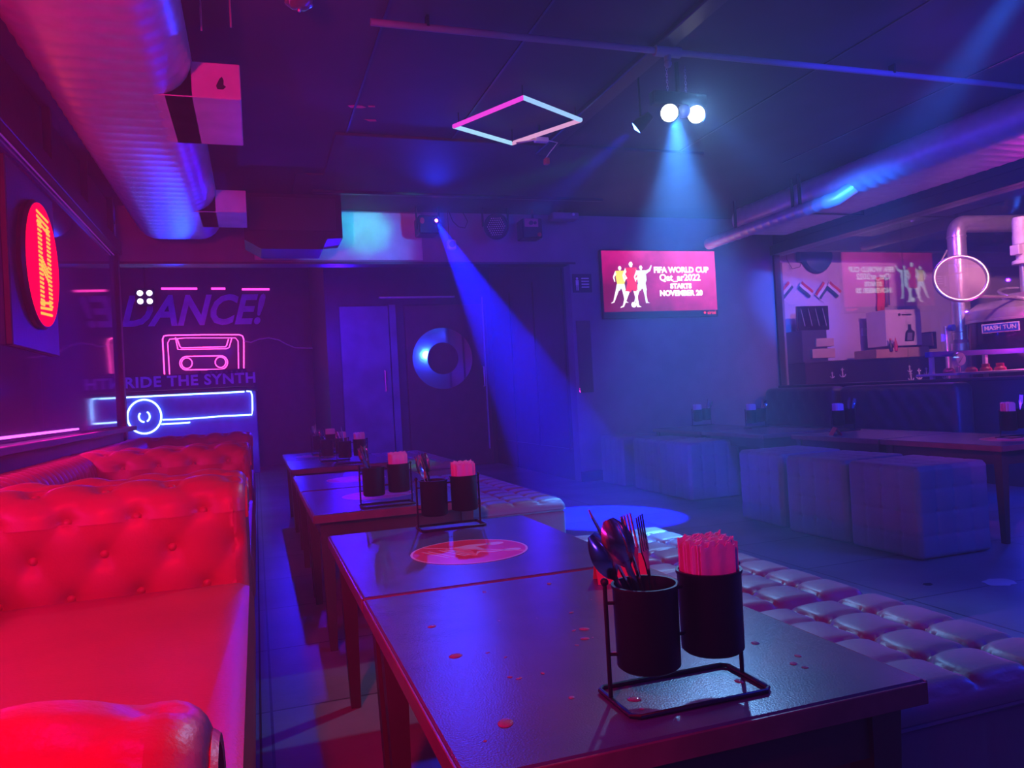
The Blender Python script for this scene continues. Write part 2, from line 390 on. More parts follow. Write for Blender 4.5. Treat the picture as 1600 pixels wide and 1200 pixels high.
# toilet sign on the wall end
sg = thing('wall_sign', (3.06, YB-.001, 1.92), 'small dark toilet sign with a pale figure high beside the television wall edge', 'sign')
MB().box(-.10, .10, -.01, 0, -.09, .09, .002).build('panel', M_BLACK, sg)
f = MB(); f.ball((-.055, -.012, .045), .013, 10, (1, .2, 1)); f.box(-.07, -.04, -.013, -.010, -.02, .03); f.box(-.066, -.058, -.013, -.010, -.07, -.02); f.box(-.052, -.044, -.013, -.010, -.07, -.02)
for k in range(4): f.box(-.01, .07, -.013, -.010, .04-k*.028, .052-k*.028)
f.build('pictogram', M_WHITE, sg)

# ------------------------------------------------------------------ ducts
def oval_duct(name, x0, x1, z0, z1, y0, y1, label, pitch=.105, side=1):
    o = thing(name, ((x0+x1)/2, y0, z0), label, 'air duct')
    wd = (x1-x0)/2; hh = (z1-z0)/2; r = hh; prof = []
    for k in range(13): a = -pi/2+pi*k/12; prof.append((wd-r+r*cos(a), hh+r*sin(a)))
    for k in range(13): a = pi/2+pi*k/12; prof.append((-wd+r+r*cos(a), hh+r*sin(a)))
    L = y1-y0; st = .021; N = int(L/st); vs = []; fs = []; m_ = len(prof); cx, cz = 0, hh
    for i in range(N+1):
        y = i*L/N
        for k, (px, pz) in enumerate(prof):
            ph = (y + .10*(pz/(2*hh))*(1 if px > 0 else -1)) % pitch; d = min(ph, pitch-ph)
            e = .0045*exp(-(d/.012)**2); nx = px/wd if abs(px) > wd-r else 0; nz = (pz-hh)/hh
            vs.append((px+nx*e, y, pz+nz*e))
    for i in range(N):
        for k in range(m_): fs.append((i*m_+k, i*m_+(k+1) % m_, (i+1)*m_+(k+1) % m_, (i+1)*m_+k))
    fs += [list(range(m_))[::-1], [N*m_+k for k in range(m_)]]
    MB().add(vs, fs).build('duct_body', M_GALV, o, True)
    for yy in [] if side == 1 else [t*2.2+1.2 for t in range(int(L//2.2)+1)]:
        if yy > L-.1: continue
        bt = MB(); bt.box(-wd-.012, -wd-.004, yy, yy+.03, hh*.9, ZC-z0); bt.box(wd+.004, wd+.012, yy, yy+.03, hh*.9, ZC-z0); bt.box(-wd-.012, wd+.012, yy, yy+.03, -.012, -.006)
        bt.box(-wd-.012, -wd-.004, yy, yy+.03, -.012, hh); bt.box(wd+.004, wd+.012, yy, yy+.03, -.012, hh)
        bt.build('hanger_strap', M_BLACKMETAL, o)
    return o
ld_ = oval_duct('air_duct', -.80, -.19, 2.23, 2.55, -2.4, 6.45, 'wide ribbed metal air duct under the ceiling above the red sofas')
for i, (y0, y1, zt) in enumerate(((3.50, 4.12, 2.385), (5.55, 6.02, 2.385))):
    bx = MB().box(.12, .305+.0, y0+2.4, y1+2.4, .0, zt-2.23, .003)
    bx.box(.19, .50, y0+2.4, y1+2.4, .0, zt-2.23, .004)
    ob = bx.build('outlet_box', M_BOARD, ld_)
    st = MB().prism([(.40, .055), (.415, .085), (.425, .095), (.432, .08), (.43, .06), (.44, .052), (.428, .04), (.405, .04)], (0, y0+2.398, 0), (1, 0, 0), (0, 0, 1), (0, .001, 0)) if i == 0 else None
    if st: st.build('dark_stain', M_SEAM, ob)
oval_duct('air_duct', 4.42, 5.14, 2.30, 2.56, -2.4, 6.3, 'wide ribbed metal air duct above the brewery window', side=-1)
sp = thing('spiral_pipe', (4.36, 4.95, 2.27), 'thin round ribbed pipe in front of the duct near the television corner', 'air duct')
m_ = MB(); pts = []; rs = []
for i in range(125):
    pts.append((0, i*.0135, .0)); rs.append(.055+.004*max(0, cos(i*2*pi/8)))
pts = [(.16, -.16, .10), (.10, -.13, .06), (.04, -.07, .01)]+pts; rs = [.055]*3+rs
m_.tube(pts, rs, 20); m_.build('pipe_body', M_GALV, sp, True)
MB().box(-.01, .01, .3, .32, .05, .32).build('hanger_strap', M_BLACKMETAL, sp)
MB().box(-.01, .01, 1.2, 1.22, .05, .32).build('hanger_strap', M_BLACKMETAL, sp)
# sprinkler pipe across the ceiling
pp = thing('sprinkler_pipe', (0, 3.3, 2.53), 'thin sprinkler pipe running across the ceiling with a tee', 'pipe')
MB().cyl((.55, 0, 0), (4.4, 0, 0), .016, 12).build('pipe_run', M_WALL, pp, True)
t = MB().cyl((1.93, 0, 0), (2.07, 0, 0), .027, 14); t.cyl((2.0, 0, 0), (2.0, 0, -.045), .018, 12); t.ball((2.0, 0, -.06), .02, 10); t.build('tee_fitting', M_WALL, pp, True)
for x in (.8, 3.4): MB().box(x-.006, x+.006, -.02, .02, 0, .05).build('bracket', M_BLACKMETAL, pp)

# ------------------------------------------------------------------ sofas
def resample(ctrl, step):
    out = []; acc = 0.; n = len(ctrl)
    P_ = [Vector((p[0], p[1])) for p in ctrl]+[Vector((ctrl[0][0], ctrl[0][1]))]
    s = 0.
    for a, b_ in zip(P_[:-1], P_[1:]):
        L = (b_-a).length; k = max(1, round(L/step))
        for i in range(k): out.append((a+(b_-a)*i/k, s+L*i/k))
        s += L
    return out
def sweep(mb, ctrl, L, mapf, disp, r=.03, step=.012, da=.012):
    pr = resample(ctrl, step); n = len(pr)
    area = sum(ctrl[i][0]*ctrl[(i+1) % len(ctrl)][1]-ctrl[(i+1) % len(ctrl)][0]*ctrl[i][1] for i in range(len(ctrl)))
    sgn = 1 if area > 0 else -1; nor = []
    for i in range(n):
        t = pr[(i+2) % n][0]-pr[(i-2) % n][0]; nor.append(Vector((t.y, -t.x)).normalized()*sgn)
    A = sorted(set([0.]+[r*(1-cos(pi/2*k/6)) for k in range(1, 7)]+[L-r*(1-cos(pi/2*k/6)) for k in range(0, 7)]+[r+(L-2*r)*k/max(1, int((L-2*r)/da)) for k in range(int((L-2*r)/da)+1)]))
    vs = []; fs = []
    for a in A:
        e = min(a, L-a); ins = r-sqrt(max(0, r*r-(r-e)**2)) if e < r else 0; fd = min(1, e/.05)
        for (p, s), nn in zip(pr, nor):
            q = p-nn*ins+nn*disp(a, s, p)*fd; vs.append(mapf(a, q.x, q.y))
    for i in range(len(A)-1):
        for k in range(n): fs.append((i*n+k, i*n+(k+1) % n, (i+1)*n+(k+1) % n, (i+1)*n+k))
    fs += [list(range(n))[::-1], [(len(A)-1)*n+k for k in range(n)]]
    mb.add(vs, fs); return pr, nor
def tuft(u, s, su=.165, ss=.11, D=.020):
    a = u/su+s/(2*ss); b_ = u/su-s/(2*ss)
    q = (abs(sin(pi*a))*abs(sin(pi*b_)))**.45
    # distance to the nearest button
    ra, rb = a-round(a), b_-round(b_); du = su*(ra+rb)/2; ds = ss*(ra-rb); d2 = du*du+ds*ds
    return D*.45*q - D*.9*exp(-d2/.022**2) - D*.35*exp(-d2/.05**2)
AT = .22; AH = .71
def arm_profile():
    # (across, up): inner face at across = 0 side, scroll at the top, outer face
    pts = [(.030, .22), (.030, .40), (.026, .52), (.022, .62)]
    for k in range(12):
        a = radians(178-k*19.0); pts.append((.112+.092*cos(a), .612+.096*sin(a)*(1.0 if sin(a) > 0 else .8)))
    pts += [(.185, .50), (.19, .22)]
    return pts
def sofa(label_):
    L = 2.00; W = .93
    o = thing('chesterfield_sofa', (-.965, .455, 0), label_, 'sofa', 'red chesterfield sofas along the left wall')
    b_ = MB().box(.06, W-.03, .06, L-.06, .05, .27, .02); b_.build('base', M_LEATH, o)
    for (x, y) in ((.08, .08), (W-.10, .08), (.08, L-.12), (W-.10, L-.12)):
        MB().lathe([(.022, 0), (.028, .02), (.024, .06)], (x+.02, y+.02, 0), 14).build('foot', M_BLACKMETAL, o, True)
    # seat cushion
    se = MB(); qbox(se, (W-.14, L-.38, .18), .035, 40, lambda u, v, f: (.018*(sin(pi*u)**.5*sin(pi*v)**.5 if f == 't' else 0)))
    se.xf(Matrix.Translation((W/2+.075, L/2, .243))); se.build('seat_cushion', M_LEATH, o, True, True)
    prof = arm_profile()
    def disp_arm(a, s, p):
        if p[1] < .36: return 0
        if p[0] < .19 or p[1] > .58:
            return tuft(a+.03, s+.02)*min(1, max(0, (p[1]-.36)/.04))
        return 0
    def buttons(mb, pr, nor, mapf, L_, a0):
        rows = set()
        for (p, s), nn in zip(pr, nor):
            if p[1] < .42 or (p[0] >= .15 and p[1] < .6): continue
            k = round((s+.02)/.11)
            if k in rows or abs((s+.02)-k*.11) > .0065: continue
            rows.add(k)
            u = (.0825 if k % 2 else 0)-a0
            while u < L_-.05:
                if u > .05:
                    q = p-nn*.022; c_ = mapf(u, q.x, q.y); mb.ball(c_, .0125, 10)
                u += .165
    # arms along X; the near arm has its inner face towards +Y, the far arm towards -Y
    for side in (0, 1):
        mp = (lambda a, p, q: (a+.02, AT-p, q)) if side == 0 else (lambda a, p, q: (a+.02, L-AT+p, q))
        am = MB(); pr, nor = sweep(am, prof, W-.024, mp, disp_arm, .035)
        buttons(am, pr, nor, mp, W-.035, .03)
        am.build('armrest', M_LEATH, o, True, False, 60)
    # back along Y with pleated roll
    bp = [(.215, .22), (.215, .42), (.205, .60)]
    for k in range(13):
        a = radians(0+k*17.0); bp.append((.105+.100*cos(a), .612+.096*sin(a)))
    bp += [(.03, .50), (.03, .22)]
    def disp_back(a, s, p):
        if p[1] > .60: return -.014+.018*abs(sin(pi*(a+s*.12)/.075))**.7
        if p[0] > .15: return tuft(a, s)
        return 0
    bk = MB(); mpb = lambda a, p, q: (p, a+.16, q)
    sweep(bk, bp, L-.32, mpb, disp_back, .02, .012, .0092)
    bk.build('backrest', M_LEATH, o, True, False, 60)
    # piping on arm fronts
    for side in (0, 1):
        pts = []
        for k in range(20):
            a = radians(-15+k*11); yy = .112+.064*cos(a)
            pts.append((W-.005, (AT-yy) if side == 0 else (L-AT+yy), .610+.064*sin(a)))
        MB().tube(pts, .006, 6).build('piping', M_LEATH, o, True)
    return o

def qbox(mb, size, r, N, fn, bottom=True):
    """rounded box with centre at the origin (base z=0); fn(u, v, face) puffs it out along the normal"""
    sx, sy, sz = size; faces = [('t', 2, 1), ('px', 0, 1), ('nx', 0, -1), ('py', 1, 1), ('ny', 1, -1)]+([('b', 2, -1)] if bottom else [])
    H = (sx/2, sy/2, sz/2)
    for (nm, ax, sg_) in faces:
        o = [i for i in range(3) if i != ax]; nu = max(3, int(N*min(1, size[o[0]]/max(size)*1.0))); nv = max(3, int(N*min(1, size[o[1]]/max(size))))
        if nm == 'b': nu = nv = 6
        def g(u, v, ax=ax, sg_=sg_, o=o, nm=nm):
            # denser near the borders
            uu = u-.06*sin(4*pi*u)/ (4*pi)*2; vv = v-.06*sin(4*pi*v)/(4*pi)*2
            p = [0, 0, 0]; p[ax] = sg_*H[ax]; p[o[0]] = (uu*2-1)*H[o[0]]; p[o[1]] = (vv*2-1)*H[o[1]]
            q = [max(-H[i]+r, min(H[i]-r, p[i])) for i in range(3)]; d = Vector(p)-Vector(q); d = d.normalized() if d.length > 1e-9 else Vector([sg_ if i == ax else 0 for i in range(3)])
            e = min(H[o[0]]-abs(p[o[0]]), H[o[1]]-abs(p[o[1]])); fd = min(1, e/(r*.9)) if nm != 't' else 1
            rr = Vector(q)+d*(r+fn(uu, vv, nm)*fd)
            return (rr.x, rr.y, rr.z+H[2])
        mb.grid(g, nu, nv)
    return mb

s1 = sofa('near red tufted chesterfield sofa, its rolled armrest closest to the camera')
copy_tree(s1, (-.965, 2.455, 0), 'second red tufted chesterfield sofa, directly behind the near one')
copy_tree(s1, (-.965, 4.475, 0), 'third red chesterfield sofa, farthest along the left wall beside the post')

# ------------------------------------------------------------------ ottomans
def ottoman(name, loc, label, group, mtop, msid, N=64, rz=0, puff=.016, side_div=2):
    o = thing(name, loc, label, 'ottoman', group, rz)
    def ft(u, v, f):
        if f != 't': return 0
        U, V = u*4, v*4
        a = abs(sin(pi*(U+.09*abs(sin(pi*V))))); b_ = abs(sin(pi*(V-.09*abs(sin(pi*U)))))
        edge = min(1, min(u, 1-u, v, 1-v)/.06)
        return edge*(puff*.60*(1-exp(-a/.13))*(1-exp(-b_/.13)) + puff*.22*a*b_ - puff*.6*exp(-((a*a+b_*b_)/.12)))
    tp = MB(); qbox(tp, (.446, .446, .05), .024, N, ft); tp.xf(Matrix.Translation((0, 0, .388))); tp.build('cushion_top', mtop, o, True, True, 70)
    def fs_(u, v, f):
        if f in 'tb': return 0
        a = abs(sin(pi*u*4)); b_ = abs(sin(pi*v*3))
        return .004*(min(a, b_)**.4)
    bd = MB(); qbox(bd, (.436, .436, .395), .012, int(N*.7), fs_); bd.xf(Matrix.Translation((0, 0, .004))); bd.build('body', msid, o, True, True, 70)
    h = .2205; pts = [(h-.012, -h, 0), (h, -h+.012, 0), (h, h-.012, 0), (h-.012, h, 0), (-h+.012, h, 0), (-h, h-.012, 0), (-h, -h+.012, 0), (-h+.012, -h, 0)]
    MB().tube([(x, y, .402) for x, y, z in pts], .0045, 6, True).build('piping', msid, o, True)
    return o
g1 = 'button tufted ottomans on the near side of the room'
near = ottoman('tufted_ottoman', (.985, 1.075, 0), 'nearest tufted grey ottoman, beside the near table with the water drops', g1, M_CUBE, M_CUBEM, 72)
lab = ['second tufted ottoman, lit pale violet behind the napkin cup', 'third tufted ottoman, under the white and green light beside the round decal table']
for (y, l) in zip((1.53, 1.985), lab): copy_tree(near, (.985, y, 0), l)
for (y, l) in zip((3.21, 3.665, 4.12), ['first blue lit tufted ottoman beyond the gap in the left row of tables', 'blue lit tufted ottoman beside the second pair of tables, middle one', 'blue lit tufted ottoman at the far end of the second pair of tables']): copy_tree(near, (.985, y, 0), l)
for (y, l) in zip((5.42, 5.88, 6.34), ['tufted ottoman by the farthest pair of tables, with green light on its top', 'middle ottoman beside the farthest pair of tables', 'farthest ottoman beside the farthest pair of tables']): copy_tree(near, (1.10, y, 0), l)
g2 = 'cube ottomans along the right row of tables'
def cube_ott(loc, label, rz=0, src=[None]):
    if src[0] is None:
        o = thing('cube_ottoman', loc, label, 'ottoman', g2, rz)
        def fq(u, v, f):
            if f == 'b': return 0
            k = 4; a = abs(sin(pi*u*k)); b_ = abs(sin(pi*v*k)); m = (abs(u*k-round(u*k))**2+abs(v*k-round(v*k))**2)
            return .006*(min(a, b_)**.5)*(1 if f != 't' else .8)-.008*exp(-m/.012)
        bd = MB(); qbox(bd, (.446, .446, .44), .022, 64, fq); bd.build('upholstered_body', M_CUBEM, o, True, True, 70)
        src[0] = o; return o
    return copy_tree(src[0], loc, label, None, rz)
cube_ott((3.145, 3.06, .002), 'nearest grey cube ottoman in front of the right table row')
cube_ott((3.135, 3.545, .002), 'bluish cube ottoman between the nearest cube and the darker third cube', radians(3))
cube_ott((3.17, 4.06, .002), 'third cube ottoman of the front right cluster, leftmost in view of the three', radians(-3))
cube_ott((3.30, 5.32, .002), 'cube ottoman with scratches at the front of the rear right cluster')
cube_ott((3.31, 5.80, .002), 'cube ottoman in the middle of the rear right cluster')
cube_ott((3.29, 6.42, .002), 'cube ottoman against the television wall, partly in the blue beam')

# ------------------------------------------------------------------ tables
def table(w_, d_, loc, label, group):
    o = thing('low_table', loc, label, 'table', group)     # origin at the centre of its footprint
    MB().box(-w_/2, w_/2, -d_/2, d_/2, .474, .5, .003).build('tabletop', M_TOP, o)
    e = MB()
    t = .004
    e.box(-w_/2-t, -w_/2, -d_/2, d_/2, .470, .498, .001); e.box(w_/2, w_/2+t, -d_/2, d_/2, .470, .498, .001)
    e.box(-w_/2, w_/2, -d_/2-t, -d_/2, .470, .498, .001); e.box(-w_/2, w_/2, d_/2, d_/2+t, .470, .498, .001)
    tag(e.build('edge_band', M_TRIMW, o), 'reddish wooden edge band')
    a = MB(); i = .03
    a.box(-w_/2+i, -w_/2+i+.02, -d_/2+i, d_/2-i, .40, .474); a.box(w_/2-i-.02, w_/2-i, -d_/2+i, d_/2-i, .40, .474)
    a.box(-w_/2+i, w_/2-i, -d_/2+i, -d_/2+i+.02, .40, .474); a.box(-w_/2+i, w_/2-i, d_/2-i-.02, d_/2-i, .40, .474)
    a.build('apron', M_WOOD, o)
    for sx in (-1, 1):
        for sy in (-1, 1):
            x = sx*(w_/2-.045); y = sy*(d_/2-.045); vs = []
            for (h, z, k) in ((.024, .474, 0), (.014, 0, -.004)):
                for (dx, dy) in ((-1, -1), (1, -1), (1, 1), (-1, 1)): vs.append((x+dx*h+sx*k, y+dy*h+sy*k, z))
            MB().add(vs, [(3, 2, 1, 0), (4, 5, 6, 7), (0, 1, 5, 4), (1, 2, 6, 5), (2, 3, 7, 6), (3, 0, 4, 7)]).build('leg', M_WOOD, o)
    return o
gt = 'low tables in the row beside the red sofas'
TX = .495
ta = table(.615, .786, (TX, 1.178, 0), 'nearest low table, wet with drops and carrying the large cutlery caddy', gt)
copy_tree(ta, (TX, 1.980, 0), 'low table behind the nearest one, with a red round decal in clear view')
copy_tree(ta, (TX-.01, 3.230, 0), 'low table just beyond the gap, its front edge facing the near pair', gt)
copy_tree(ta, (TX-.01, 4.055, 0), 'low table joined behind the one beyond the gap, with a round decal')
copy_tree(ta, (TX, 5.29, 0), 'low table beyond the second gap, with a blue lit front edge')
copy_tree(ta, (TX, 6.10, 0), 'last low table of the left row, before the doors')
gr_ = 'low tables in the row in front of the brewery window'
copy_tree(ta, (3.815, 3.265, 0), 'nearest table of the right row, with the magenta lit edge and a pale round decal', gr_)
copy_tree(ta, (3.815, 4.065, 0), 'right row table with a small red card, behind the one with the pale decal', gr_)
copy_tree(ta, (3.72, 5.04, 0), 'right row table behind the rear cluster of cube ottomans, nearer one', gr_)
copy_tree(ta, (3.72, 5.85, 0), 'right row table closest to the television wall', gr_)

# round decals on the tables
def decal(loc, label, rz=0, src=[None]):
    if src[0] is not None: return copy_tree(src[0], loc, label, None, rz)
    o = thing('round_decal', loc, label, 'sticker', 'round red stickers on the tables', rz)
    MB().lathe([(.145, 0), (.145, .0006)], (0, 0, 0), 64).build('red_disc', M_RED, o)
    rg = MB(); vs = []; 
    for (r, z) in ((.1445, .0001), (.150, .0001), (.150, .0007), (.1445, .0007)):
        for k in range(64): a = 2*pi*k/64; vs.append((r*cos(a), r*sin(a), z))
    rg.add(vs, [(j*64+k, j*64+(k+1) % 64, ((j+1) % 4)*64+(k+1) % 64, ((j+1) % 4)*64+k) for j in range(4) for k in range(64)]).build('rim', M_PALEPRINT, o)
    e = MB(); z = Vector((0, 0, .0006)); u = (1, 0, 0); v = (0, 1, 0); w3 = (0, 0, .0003)
    def poly(p): e.prism(p, z, u, v, w3)
    poly([(-.10, .100), (-.097, .104), (.125, -.072), (.122, -.077)])          # long diagonal bar
    for (cx, cy, rx, ry, an) in ((.085, .055, .024, .018, .2), (.10, -.045, .024, .016, .1)):
        poly([(cx+rx*cos(t_*pi/10), cy+ry*sin(t_*pi/10)) for t_ in range(20)])
    poly([(-.03, .06), (.02, .075), (.07, .066), (.07, .050), (.03, .045), (.04, .0), (.06, -.02), (.03, -.01), (.0, .03)])
    poly([(.0, -.06), (.02, -.03), (.05, -.05), (.085, -.048), (.085, -.040), (.05, -.035), (.03, -.02), (.015, -.02)])
    for k in range(5): poly([(-.04+k*.002, .03-k*.016), (.005, .022-k*.02), (.005, .016-k*.02), (-.04+k*.002, .024-k*.016)])
    for k in range(4):
        x = -.115+k*.016+(.012 if k > 1 else 0); poly([(x, .05-k*.002), (x+.006, .05), (x+.05, -.055), (x+.044, -.055)])
    e.build('emblem', M_PALEPRINT, o)
    src[0] = o; return o
decal((.50, 1.915, .5003), 'red round sticker with pale emblem on the table behind the near one')
decal((.47, 3.27, .5003), 'red round sticker on the table beyond the gap, under the black caddy')
decal((.47, 4.02, .5003), 'red round sticker on the fourth table of the left row')
decal((.42, 6.05, .5003), 'dim red round sticker on the last table of the left row')
decal((3.86, 3.10, .5003), 'round sticker on the nearest right row table', .4)

# water drops on the two near tables
def drop(px, py, r, src={}):
    p = at(px, py, 'Z', .5); k = 'd'
    if k not in src:
        m_ = MB(); m_.lathe([(1, 0), (.97, .10), (.8, .26), (.5, .38), (.2, .43), (.001, .44)], (0, 0, 0), 20); o = m_.build('water_drop', M_WATER, None, True); src[k] = o
    else:
        o = src[k].copy(); COL.objects.link(o)
    o.location = (p.x, p.y, .5002); s_ = r*.85; o.scale = (s_, s_*random.uniform(.6, .9), s_*.5); o.rotation_euler = (0, 0, random.uniform(0, 3))
    tag(o, 'clear water drop spilled on the near low table top', 'water drop', 'water drops on the nearest table')
for (x, y, r) in ((675, 979, .010), (712, 1025, .013), (790, 1130, .015), (757, 925, .008), (858, 912, .009), (893, 957, .006), (913, 983, .011), (897, 985, .006), (914, 998, .009), (926, 996, .003), (900, 1008, .003), (903, 1008, .0025), (811, 1060, .006), (797, 1058, .005), (848, 1052, .005), (893, 1090, .006), (762, 1020, .004), (790, 1027, .004), (1180, 1005, .009), (1247, 1025, .007), (1240, 1037, .008), (1258, 1043, .006), (1155, 1065, .009), (991, 1093, .011), (960, 1020, .006), (758, 1158, .003), (780, 970, .003), (839, 966, .002), (924, 937, .002), (1003, 1108, .004)):
    drop(x, y, r)

# ------------------------------------------------------------------ caddies and what they hold
def caddy(loc, label, rz=0, src=[None]):
    if src[0] is not None: return copy_tree(src[0], loc, label, None, rz)
    o = thing('cutlery_caddy', loc, label, 'cutlery holder', 'black wire caddies with two cups', rz)
    r = .0033; w_, d_ = .098, .052; c_ = .008; z = r
    base = [(-w_+c_, -d_, z), (w_-c_, -d_, z), (w_, -d_+c_, z), (w_, d_-c_, z), (w_-c_, d_, z), (-w_+c_, d_, z), (-w_, d_-c_, z), (-w_, -d_+c_, z)]
    fr = MB().tube(base, r, 8, True); fr.build('base_ring', M_BLACKMETAL, o, True)
    for sx in (-1, 1):
        up = MB().cyl((sx*w_, .012, .004), (sx*w_, .012, .150), .003, 8); up.ball((sx*w_, .012, .152), .0055, 10)
        for zz in (.060, .125): up.cyl((sx*w_, .012, zz), (sx*.084, .006, zz), .0024, 6)
        up.build('upright', M_BLACKMETAL, o, True)
    md = MB()
    for zz in (.075, .135): MB().cyl((-.008, .0, zz), (.008, .0, zz), .0024, 6).build('link_rod', M_BLACKMETAL, o, True)
    for sx, z0 in ((-1, .040), (1, .047)):
        c_ = MB().lathe([(.0005, z0), (.036, z0), (.0405, z0+.004), (.0415, z0+.101), (.0430, z0+.103), (.0430, z0+.107), (.0395, z0+.107), (.0388, z0+.006), (.0005, z0+.005)], (sx*.0475, 0, 0), 40)
        c_.build('cup', M_BLACKMETAL, o, True, False, 50)
    src[0] = o; return o
def spoon_mesh():
    m = MB(); vs = []; fs = []; n = 26; sg_ = 8
    for i in range(n+1):
        t = i/n; z = t*.185
        if t < .66: w_ = .0055-.002*t; dp = .0; th = .0012
        else:
            q = (t-.66)/.34; w_ = .0035+.0165*sin(pi*min(1, q*.93+.03))**.75; dp = .008*sin(pi*q); th = .0009
        for k in range(sg_):
            a = 2*pi*k/sg_; cx = cos(a); vs.append((w_*cx, th*sin(a)+dp*(1-cx*cx)*1.0+.004*sin(pi*t), z))
    for i in range(n):
        for k in range(sg_): fs.append((i*sg_+k, i*sg_+(k+1) % sg_, (i+1)*sg_+(k+1) % sg_, (i+1)*sg_+k))
    fs += [list(range(sg_))[::-1], [n*sg_+k for k in range(sg_)]]
    return m.add(vs, fs)
def fork_mesh():
    m = MB()
    m.prism([(-.0055, 0), (.0055, 0), (.003, .11), (.006, .128), (.0115, .142), (-.0115, .142), (-.006, .128), (-.003, .11)], (0, 0, 0), (1, 0, 0), (0, 0, 1), (0, .0018, 0))
    for k in range(4):
        x = -.0115+k*.0066; m.prism([(x, .140), (x+.0034, .140), (x+.0024, .187), (x+.0008, .187)], (0, 0, 0), (1, 0, 0), (0, 0, 1), (0, .0016, 0))
    return m
def knife_mesh():
    m = MB(); m.prism([(-.006, 0), (.006, 0), (.005, .10), (.008, .11), (.0085, .17), (.004, .195), (-.003, .185), (-.006, .11)], (0, 0, 0), (1, 0, 0), (0, 0, 1), (0, .002, 0)); return m
PROT = {}
def cutlery(kind, base, tilt, dirn, roll, label, group):
    """base = where the handle end stands in the cup; it leans by tilt towards dirn"""
    if kind not in PROT:
        o = {'spoon': spoon_mesh, 'fork': fork_mesh, 'knife': knife_mesh}[kind]().build(kind, M_CUTL, None, kind == 'spoon'); PROT[kind] = o
    else: o = PROT[kind].copy(); COL.objects.link(o)
    d = Vector((sin(tilt)*cos(dirn), sin(tilt)*sin(dirn), cos(tilt)))
    q = Vector((0, 0, 1)).rotation_difference(d); o.rotation_mode = 'QUATERNION'; o.rotation_quaternion = q @ Matrix.Rotation(roll, 4, 'Z').to_quaternion()
    o.location = base; return tag(o, label, kind, group)
def napkins(loc, label, rz=0, src=[None]):
    if src[0] is None:
        m_ = MB(); rnd = random.Random(3)
        for i in range(13):
            y = -.026+i*.0042; h = .137+rnd.uniform(-.004, .006); x0 = -.032+rnd.uniform(-.002, .002); x1 = .030+rnd.uniform(-.003, .003)
            if abs(y) > .02: x0 += .006; x1 -= .006
            ph = rnd.uniform(0, 6); N = 18; vs = []; fs = []
            for k in range(N+1):
                t = k/N; x = x0+(x1-x0)*t; wv = .0007*sin(t*14+ph); hz = h+.0022*sin(t*23+ph*2)+.0012*sin(t*51)
                vs += [(x, y+wv, 0), (x, y+wv+.0017, 0), (x*1.04, y+wv+.0018, hz), (x*1.04, y+wv-.0005, hz)]
            for k in range(N):
                a = k*4; b_ = a+4
                for q in range(4): fs.append((a+q, a+(q+1) % 4, b_+(q+1) % 4, b_+q))
            fs += [(0, 1, 2, 3), (N*4+3, N*4+2, N*4+1, N*4)]
            m_.add(vs, fs)
        o = m_.build('napkin_bundle', M_NAP); src[0] = o
    else: o = src[0].copy(); COL.objects.link(o)
    o.location = loc; o.rotation_euler = (0, 0, rz); return tag(o, label, 'napkins', 'folded paper napkins standing in caddy cups')
def set_caddy(cx, cy, where, n_spoon, n_fork, flip=False, first=False, rz=0., low=True):
    caddy((cx, cy, .5), 'black wire caddy with two cups, '+where, rz)
    s_ = 1 if not flip else -1
    napkins((cx+s_*.0475, cy, .5+.0535), 'folded napkins in the caddy '+where, rz*1.)
    R_ = random.Random(int(cx*100+cy*10)); g = 'cutlery in the caddy '+where; bx = cx-s_*.0475; zb = .5+.0465
    return bx, zb, g, R_
# near caddy, placed cutlery
bx, zb, g, R_ = set_caddy(.508, .888, 'on the nearest table', 2, 3, rz=0)
cutlery('spoon', (bx+.012, .895, zb), radians(25), radians(178), radians(200), 'spoon leaning farthest out of the near caddy, its bowl lit red', g)
cutlery('spoon', (bx+.018, .882, zb+.012), radians(20), radians(172), radians(165), 'dark spoon standing beside the outermost one in the near caddy', g)
cutlery('knife', (bx+.022, .900, zb+.022), radians(26), radians(176), radians(60), 'knife blade standing above the spoons in the near caddy', g)
cutlery('fork', (bx+.016, .875, zb+.006), radians(14), radians(168), radians(60), 'fork standing next to the spoons in the near caddy', g)
cutlery('fork', (bx+.020, .905, zb), radians(9), radians(160), radians(25), 'fork standing upright in the middle of the near caddy cup', g)
cutlery('fork', (bx+.024, .893, zb), radians(7), radians(180), radians(40), 'fork nearest the napkins in the near caddy cup', g)
def generic(cx, cy, where, k, flip=False, lean=pi):
    bx, zb, g, R_ = set_caddy(cx, cy, where, 1, 1, flip)
    kinds = ['spoon', 'fork', 'knife', 'fork', 'spoon'][:k]
    for i, kd in enumerate(kinds):
        a = i/max(1, k-1)
        cutlery(kd, (bx+.012*cos(lean)*-1+.004*i*0, cy-.016+.008*i, zb), radians(9+12*(1-a)), lean+R_.uniform(-.25, .25), R_.uniform(0, 3),
                ['spoon in the caddy ', 'fork in the caddy ', 'knife in the caddy ', 'second fork in the caddy ', 'second spoon in the caddy '][i]+where, g)
generic(.548, 2.306, 'behind the nearest red sticker', 5)
generic(.455, 2.93, 'at the edge beyond the table gap', 5)
generic(.575, 5.03, 'beyond the second table gap', 3)
generic(.49, 5.34, 'in the middle of the far left tables', 3)
generic(.49, 6.12, 'on the last left row table', 3)
generic(3.97, 3.16, 'on the nearest right row table', 4, True, 0)
generic(3.93, 4.42, 'on the second right row table', 4, True, 0)
generic(3.90, 5.38, 'on the third right row table', 3, True, 0)
generic(3.88, 6.16, 'nearest the television'+' wall', 3, True, 0)
